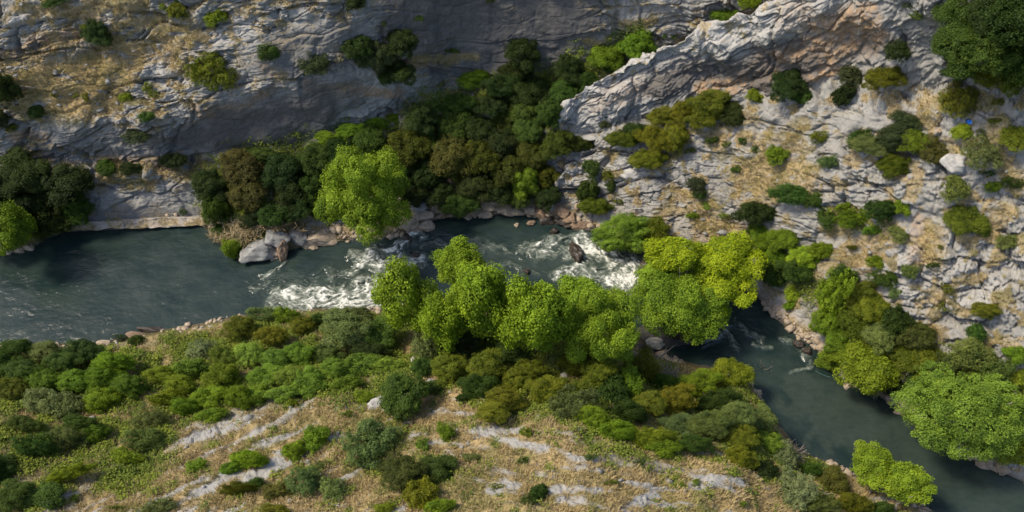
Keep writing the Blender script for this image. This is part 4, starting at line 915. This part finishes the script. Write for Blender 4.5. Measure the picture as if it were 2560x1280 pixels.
# reeds and dry grass
def straw_mat(name, c1, c2):
    m, nt, out = new_mat(name); b = NB(nt)
    v = b.attr('var')
    p = b.n('ShaderNodeBsdfPrincipled'); b.l(b.mix(b.attr('hue'), b.mix(v, c1, c2), b.mix(v, (.075, .105, .02), (.26, .29, .06))), p.inputs['Base Color']); p.inputs['Roughness'].default_value = .8; p.inputs['Specular IOR Level'].default_value = .15
    b.l(p.outputs[0], out.inputs[0]); return m
STRAW = straw_mat('straw', (.24,.175,.075), (.61,.465,.235)); COVER = straw_mat('ground_leaves', (.050,.085,.012), (.21,.24,.028)); REED = straw_mat('reed_straw', (.20,.15,.07), (.42,.34,.20))
def blades(base, nrm, length, width, rng, droop=.5):
    n = len(base); a = rng.uniform(0, 2*pi, n); h = np.stack([np.cos(a), np.sin(a), 0*a], -1)
    side = np.stack([-np.sin(a), np.cos(a), 0*a], -1); L = length[:, None]
    up = unit(np.array([0, 0, 1.0])+nrm*.4)
    mid = base+up*L*.6+h*L*.22*droop; tip = base+up*L*(1-.35*droop)+h*L*.75*droop
    w = width[:, None]
    v = np.stack([base-side*w*.5, base+side*w*.5, mid+side*w*.4, mid-side*w*.4, tip+side*w*.1, tip-side*w*.1], 1)
    f = np.arange(n)[:, None]*6+np.array([0, 1, 2, 3])[None]; f2 = np.arange(n)[:, None]*6+np.array([3, 2, 4, 5])[None]
    return v.reshape(-1, 3), np.concatenate([f, f2])
def scatter(r0, r1, weight, count, rng, xmin=-260, xmax=2820):
    """surface points of a terrain piece, chosen by area times weight, in view"""
    Q = P[r0:r1]; 
    du = np.linalg.norm(np.cross(np.gradient(Q, axis=1), np.gradient(Q, axis=0)), axis=-1)
    ok = (PXg[r0:r1] > xmin) & (PXg[r0:r1] < xmax) & (PY[r0:r1] > -40) & (PY[r0:r1] < 1520)
    w_ = (np.minimum(du, .2)*weight*ok).ravel(); idx = rng.choice(w_.size, count, p=w_/w_.sum())
    cell = du.ravel()[idx]
    pts = Q.reshape(-1, 3)[idx]+rng.normal(0, .05, (count, 3))*np.array([1, 1, 0])
    return pts, NRM[r0:r1].reshape(-1, 3)[idx], idx
rg = np.random.default_rng(3)
gn = att['near']['grass']*(1-.75*att['near']['green'])*np.clip(sstep(P[:rn0+1, :, 2], .6, 1.4), 0, 1)
ids = sstep(fbm(P[:rn0+1], 1.2, 3, 61), -.35, .25)+.15
pb, nb_, _ = scatter(0, rn0+1, gn*ids, 105000, rg)
pb = np.repeat(pb, 3, 0)+rg.normal(0, .07, (315000, 3))*np.array([1, 1, .2]); nb_ = np.repeat(nb_, 3, 0)
v, f = blades(pb-np.array([0, 0, .03]), nb_, rg.uniform(.12, .46, len(pb)), rg.uniform(.02, .05, len(pb)), rg)
vn = np.clip(.5+.35*fbm(pb, 2.5, 3, 62)+rg.normal(0, .17, len(pb)), 0, 1)
hv = np.clip(sstep(fbm(pb, 3.2, 4, 64), .05, .5)*.6+rg.normal(0, .12, len(pb)), 0, 1)
link('dry_grass', mesh_from('dry_grass', v, f, STRAW, False, dict(var=np.repeat(vn, 6), hue=np.repeat(hv, 6))), kind='stuff', label='straw-coloured dry grass covering the near slope')
gf = GRASSM_FAR*(1-GREENM_FAR)
pb, nb_, _ = scatter(rf0, NR, gf, 42000, rg)
pb = np.repeat(pb, 3, 0)+rg.normal(0, .07, (126000, 3))*np.array([1, 1, .3]); nb_ = np.repeat(nb_, 3, 0)
v, f = blades(pb-np.array([0, 0, .03]), nb_, rg.uniform(.12, .38, len(pb)), rg.uniform(.02, .05, len(pb)), rg)
vn = np.clip(.38+.35*fbm(pb, 2.5, 3, 63)+rg.normal(0, .22, len(pb)), 0, 1)
hv = np.clip(sstep(fbm(pb, 3.2, 4, 64), .05, .5)*.6+rg.normal(0, .12, len(pb)), 0, 1)
link('dry_grass', mesh_from('dry_grass', v, f, STRAW, False, dict(var=np.repeat(vn, 6), hue=np.repeat(hv, 6))), kind='stuff', label='dry grass growing on the ledges of the far wall')
def cover(nm, pts, nrm, label, seed, k=12, leaf=.17):
    r = np.random.default_rng(seed)
    m = len(pts); hh_ = np.clip(fbm(pts, 1.4, 3, seed+4)+.15, 0, 1)*.55*r.uniform(.2, 1, m); c = np.repeat(pts, k, 0)+r.normal(0, 1, (m*k, 3))*np.array([.2, .2, .09])+np.repeat(np.stack([0*hh_, 0*hh_, .12+hh_], -1), k, 0); n = np.repeat(nrm, k, 0)*.5+np.array([0, 0, .7])
    v = leaf_quads(c, n, leaf, r)
    vv = np.clip(.42+.40*fbm(pts, 1.8, 3, seed)+r.normal(0, .12, m), 0, 1); vv = np.repeat(vv, k)+r.normal(0, .14, m*k)
    link(nm, mesh_from(nm, v, np.arange(len(v)).reshape(-1, 4), COVER, False, dict(var=np.repeat(np.clip(vv, 0, 1), 4))), kind='stuff', label=label)
pts, nrm, _ = scatter(0, rn0+1, att['near']['green']**1.5*np.clip(sstep(P[:rn0+1, :, 2], .5, 1.3), 0, 1), 26000, rg)
cover('ground_cover', pts, nrm, 'low green plants covering the near bank between the shrubs', 81)
pts, nrm, _ = scatter(rf0, NR, GREENM_FAR**1.5, 9000, rg)
cover('ground_cover', pts, nrm, 'low green plants under the trees of the far bank', 82)

shore = np.exp(-((P[:rn0+1, :, 2]-.25)/.35)**2); pts, _, _ = scatter(0, rn0+1, shore*np.clip(fbm(P[:rn0+1], 2.5, 3, 95)+.1, 0, 1), 500, rg)
stones('river_cobbles', pts, rg.gamma(2.0, .07, len(pts))+.04, 'tan', 'tan cobbles lining the near water edge', 91)
shore = np.exp(-((P[rf0:, :, 2]-.25)/.4)**2)*(1-strokes(PXg[rf0:], PY[rf0:], [(40, 1, [(160, 566), (500, 560)])])); pts, _, _ = scatter(rf0, NR, shore*np.clip(fbm(P[rf0:], 2.5, 3, 96)+.25, 0, 1), 1200, rg)
stones('river_cobbles', pts, rg.gamma(2.0, .08, len(pts))+.05, 'tan', 'tan cobbles lining the far water edge', 92)
pts, _, _ = scatter(0, rn0+1, np.clip(att['near']['pale']*.25+.10, 0, 1)*(1-att['near']['green']), 1300, rg)
stones('loose_stones', pts, rg.gamma(1.6, .045, len(pts))+.04, 'grey', 'loose grey stones scattered over the dry near slope', 93)
pts, _, _ = scatter(rf0, NR, np.clip(NRM[rf0:, :, 2]-.35, 0, 1)*(.3+GRASSM_FAR), 1700, rg)
stones('loose_stones', pts, rg.gamma(1.6, .06, len(pts))+.04, 'grey', 'loose grey stones on the ledges and slopes of the far side', 94)

def reed(cx, cy, h, label):
    r = np.random.default_rng(int(cx)); g, n = ground(cx, cy)
    k = 170; b0 = g+r.normal(0, 1, (k, 3))*np.array([.5, .4, 0]); b0[:, 2] = g[2]-.1
    v, f = blades(b0, np.zeros((k, 3)), r.uniform(.7, 1.25, k)*h, r.uniform(.035, .06, k), r, .8)
    o = link('reed_clump', mesh_from('reed_clump', v-g, f, REED, False, dict(var=np.repeat(np.clip(r.normal(.5, .25, k), 0, 1), 6))), None, g)
    o['label'] = label; o['category'] = 'reeds'; o['group'] = 'dry reeds on the far bank'
for a in [(566,596,1.5,"straw-coloured reed clump at the water just left of the green overhanging bush"),(600,580,1.7,"tall reed clump directly above the green overhanging bush"),(638,575,1.7,"reed clump behind the big pale boulder"),(672,568,1.6,"reed clump under the brownish oaks, in the middle of the reed bank"),(706,566,1.5,"reed clump at the right part of the reed bank"),(735,574,1.2,"shortest reed clump, at the right end of the reed bank"),(620,600,1.4,"reed clump drooping toward the big pale boulder"),(548,585,1.1,"low reed clump at the end of the tan waterside ledge")]: reed(*a)

def bare_shrub(cx, cy, R, seed, label, n=60):
    r = np.random.default_rng(seed); g, nn_ = ground(cx, cy+14); parts = []
    for i in range(n):
        d = unit(np.array([r.normal(0, .8), r.normal(0, .8), r.uniform(.5, 1.4)])); L = R*r.uniform(.7, 1.25); kk = np.linspace(0, 1, 5)[:, None]
        pth = d*L*kk+np.sin(kk*3)*r.normal(0, .07, 3)*R
        parts.append(tube(pth, .035*(1-.8*kk[:, 0])*(R/1.3)+.006, 4))
        for j in range(2):
            s = pth[r.integers(2, 4)]; e_ = s+unit(d+r.normal(0, .7, 3))*L*.4; k2 = np.linspace(0, 1, 3)[:, None]
            parts.append(tube(s*(1-k2)+e_*k2, .014-.009*k2[:, 0], 3))
    v, f = merge(parts); o = link('bare_shrub', mesh_from('bare_shrub', v, f, BARK), None, g)
    o['label'] = label; o['category'] = 'shrub'; o['group'] = 'leafless shrubs'
bare_shrub(1668, 938, 1.7, 3, "bare twiggy shrub beside the shaded side channel, the largest leafless one")
bare_shrub(1900, 920, 1.2, 4, "thin leafless shrub reaching over the water from the yellowish shrub")
bare_shrub(1972, 1130, 1.2, 5, "grey leafless shrub above the pale straggly bush at the lower bank")
bare_shrub(2190, 972, 1.0, 6, "leafless twigs under the tree over the black water")
def log(p0, p1, rad, label, z=.3):
    a, na = ground(*p0); b, nb2 = ground(*p1); a = a+np.array([0, 0, z]); b = b+np.array([0, 0, z]); kk = np.linspace(0, 1, 9)[:, None]
    r = np.random.default_rng(int(p0[0])); pth = a*(1-kk)+b*kk+np.sin(kk*pi)*r.normal(0, .12, 3)
    parts = [tube(pth, rad*(1-.5*kk[:, 0]), 7)]
    for j in (3, 5, 6):
        e_ = pth[j]+unit(b-a+r.normal(0, 2.2, 3))*rad*9; parts.append(tube(np.stack([pth[j], (pth[j]+e_)/2+.02, e_]), np.array([rad*.5, rad*.35, rad*.1]), 5))
    v, f = merge(parts); o = link('driftwood_log', mesh_from('driftwood_log', v-a, f, BARK), None, a)
    o['label'] = label; o['category'] = 'log'; o['group'] = 'dead wood'
log((1640,905), (1680,878), .09, "pale dead branch sticking out over the shaded side channel", .9)
log((820,1262), (870,1270), .06, "thin grey dead stick lying in the dry grass at the bottom", .12)
log((1890,722), (1925,772), .10, "pale dead log along the water beside the yellow tree", .25)

# a small blue barrel lying on the right slope
def barrel(cx, cy):
    g, n = ground(cx, cy)
    m, nt, out = new_mat('blue_plastic'); b = NB(nt); p = b.n('ShaderNodeBsdfPrincipled')
    tc = b.n('ShaderNodeTexCoord').outputs['Object']
    b.l(b.mix(b.remap(b.noise(tc, 4, 3), .3, .7), (.012,.10,.42), (.02,.16,.55)), p.inputs['Base Color']); p.inputs['Roughness'].default_value = .45; b.l(p.outputs[0], out.inputs[0])
    zz = np.array([-.42,-.42,-.41,-.36,-.16,-.14,-.11,-.09,.09,.11,.14,.16,.36,.41,.42,.42,.40,.40]); rr = np.array([.01,.24,.265,.28,.285,.30,.30,.285,.285,.30,.30,.285,.28,.265,.25,.22,.21,.01])
    v, f = tube(np.stack([0*zz, 0*zz, np.linspace(-.42, .42, len(zz))], -1), rr, 20); v = v.reshape(len(zz), 20, 3); v[..., 2] = zz[:, None]
    o = link('blue_barrel', mesh_from('blue_barrel', v.reshape(-1, 3), f, m), None, g+n*.15)
    o.scale = (.62, .62, .62)
    o.rotation_euler = Vector((-.15, -.8, .6)).to_track_quat('Z', 'Y').to_euler()
    o['label'] = "tiny bright blue barrel lying among the rocks of the right slope"; o['category'] = 'barrel'
    return o
barrel(2421, 304)
def rope():
    m, nt, out = new_mat('teal_rope'); b = NB(nt); p = b.n('ShaderNodeBsdfPrincipled'); p.inputs['Base Color'].default_value = (.07, .15, .15, 1); p.inputs['Roughness'].default_value = .7; b.l(p.outputs[0], out.inputs[0])
    a = on_water(np.array(2040.), np.array(928.), .25); c = on_water(np.array(2076.), np.array(943.), 1.0); kk = np.linspace(0, 1, 14)[:, None]
    pth = a*(1-kk)+c*kk-np.sin(kk*pi)*np.array([0, 0, .12])
    v, f = tube(pth, np.full(14, .014), 6)
    o = link('rope', mesh_from('rope', v-a, f, m), None, a); o['label'] = "thin teal rope stretched from the water to the yellowish green tree"; o['category'] = 'rope'
rope()
# ------------------------------------------------------------------ light, sky, camera
SUN_EL, SUN_AZ = 54.0, 174.0           # azimuth: degrees from +x towards +y (up-left of the picture)
sd = np.array([cos(radians(SUN_EL))*cos(radians(SUN_AZ)), cos(radians(SUN_EL))*sin(radians(SUN_AZ)), sin(radians(SUN_EL))])
from mathutils import Vector
sl_ = bpy.data.lights.new('sun', 'SUN'); sl_.energy = 2.9; sl_.angle = radians(10); sl_.color = (1.0, .90, .73)
so = bpy.data.objects.new('sun', sl_); COL.objects.link(so); so.location = (0, 0, 90)
so.rotation_euler = Vector(-sd).to_track_quat('-Z', 'Y').to_euler()
w = bpy.data.worlds.new('World'); scn.world = w; w.use_nodes = True
bg = w.node_tree.nodes['Background']
sky = w.node_tree.nodes.new('ShaderNodeTexSky'); sky.sky_type = 'NISHITA'; sky.sun_disc = False
sky.sun_elevation = radians(SUN_EL); sky.sun_rotation = radians(90-SUN_AZ); sky.air_density = 1.0; sky.dust_density = 2.0
w.node_tree.links.new(sky.outputs[0], bg.inputs[0]); bg.inputs[1].default_value = 0.15
cd = bpy.data.cameras.new('camera'); cd.lens = LENS; cd.sensor_width = 36; cd.clip_end = 1000; cd.clip_start = .5
co = bpy.data.objects.new('camera', cd); COL.objects.link(co); co.location = CAM; co.rotation_euler = (pi/2-PITCH, 0, 0)
scn.camera = co
vs = scn.view_settings; vs.view_transform = 'Standard'; vs.look = 'None'; vs.gamma = 1; vs.exposure = 0.62
scn.cycles.max_bounces = 6; scn.cycles.diffuse_bounces = 3; scn.cycles.transmission_bounces = 4; scn.cycles.transparent_max_bounces = 4
scn.cycles.use_denoising = True
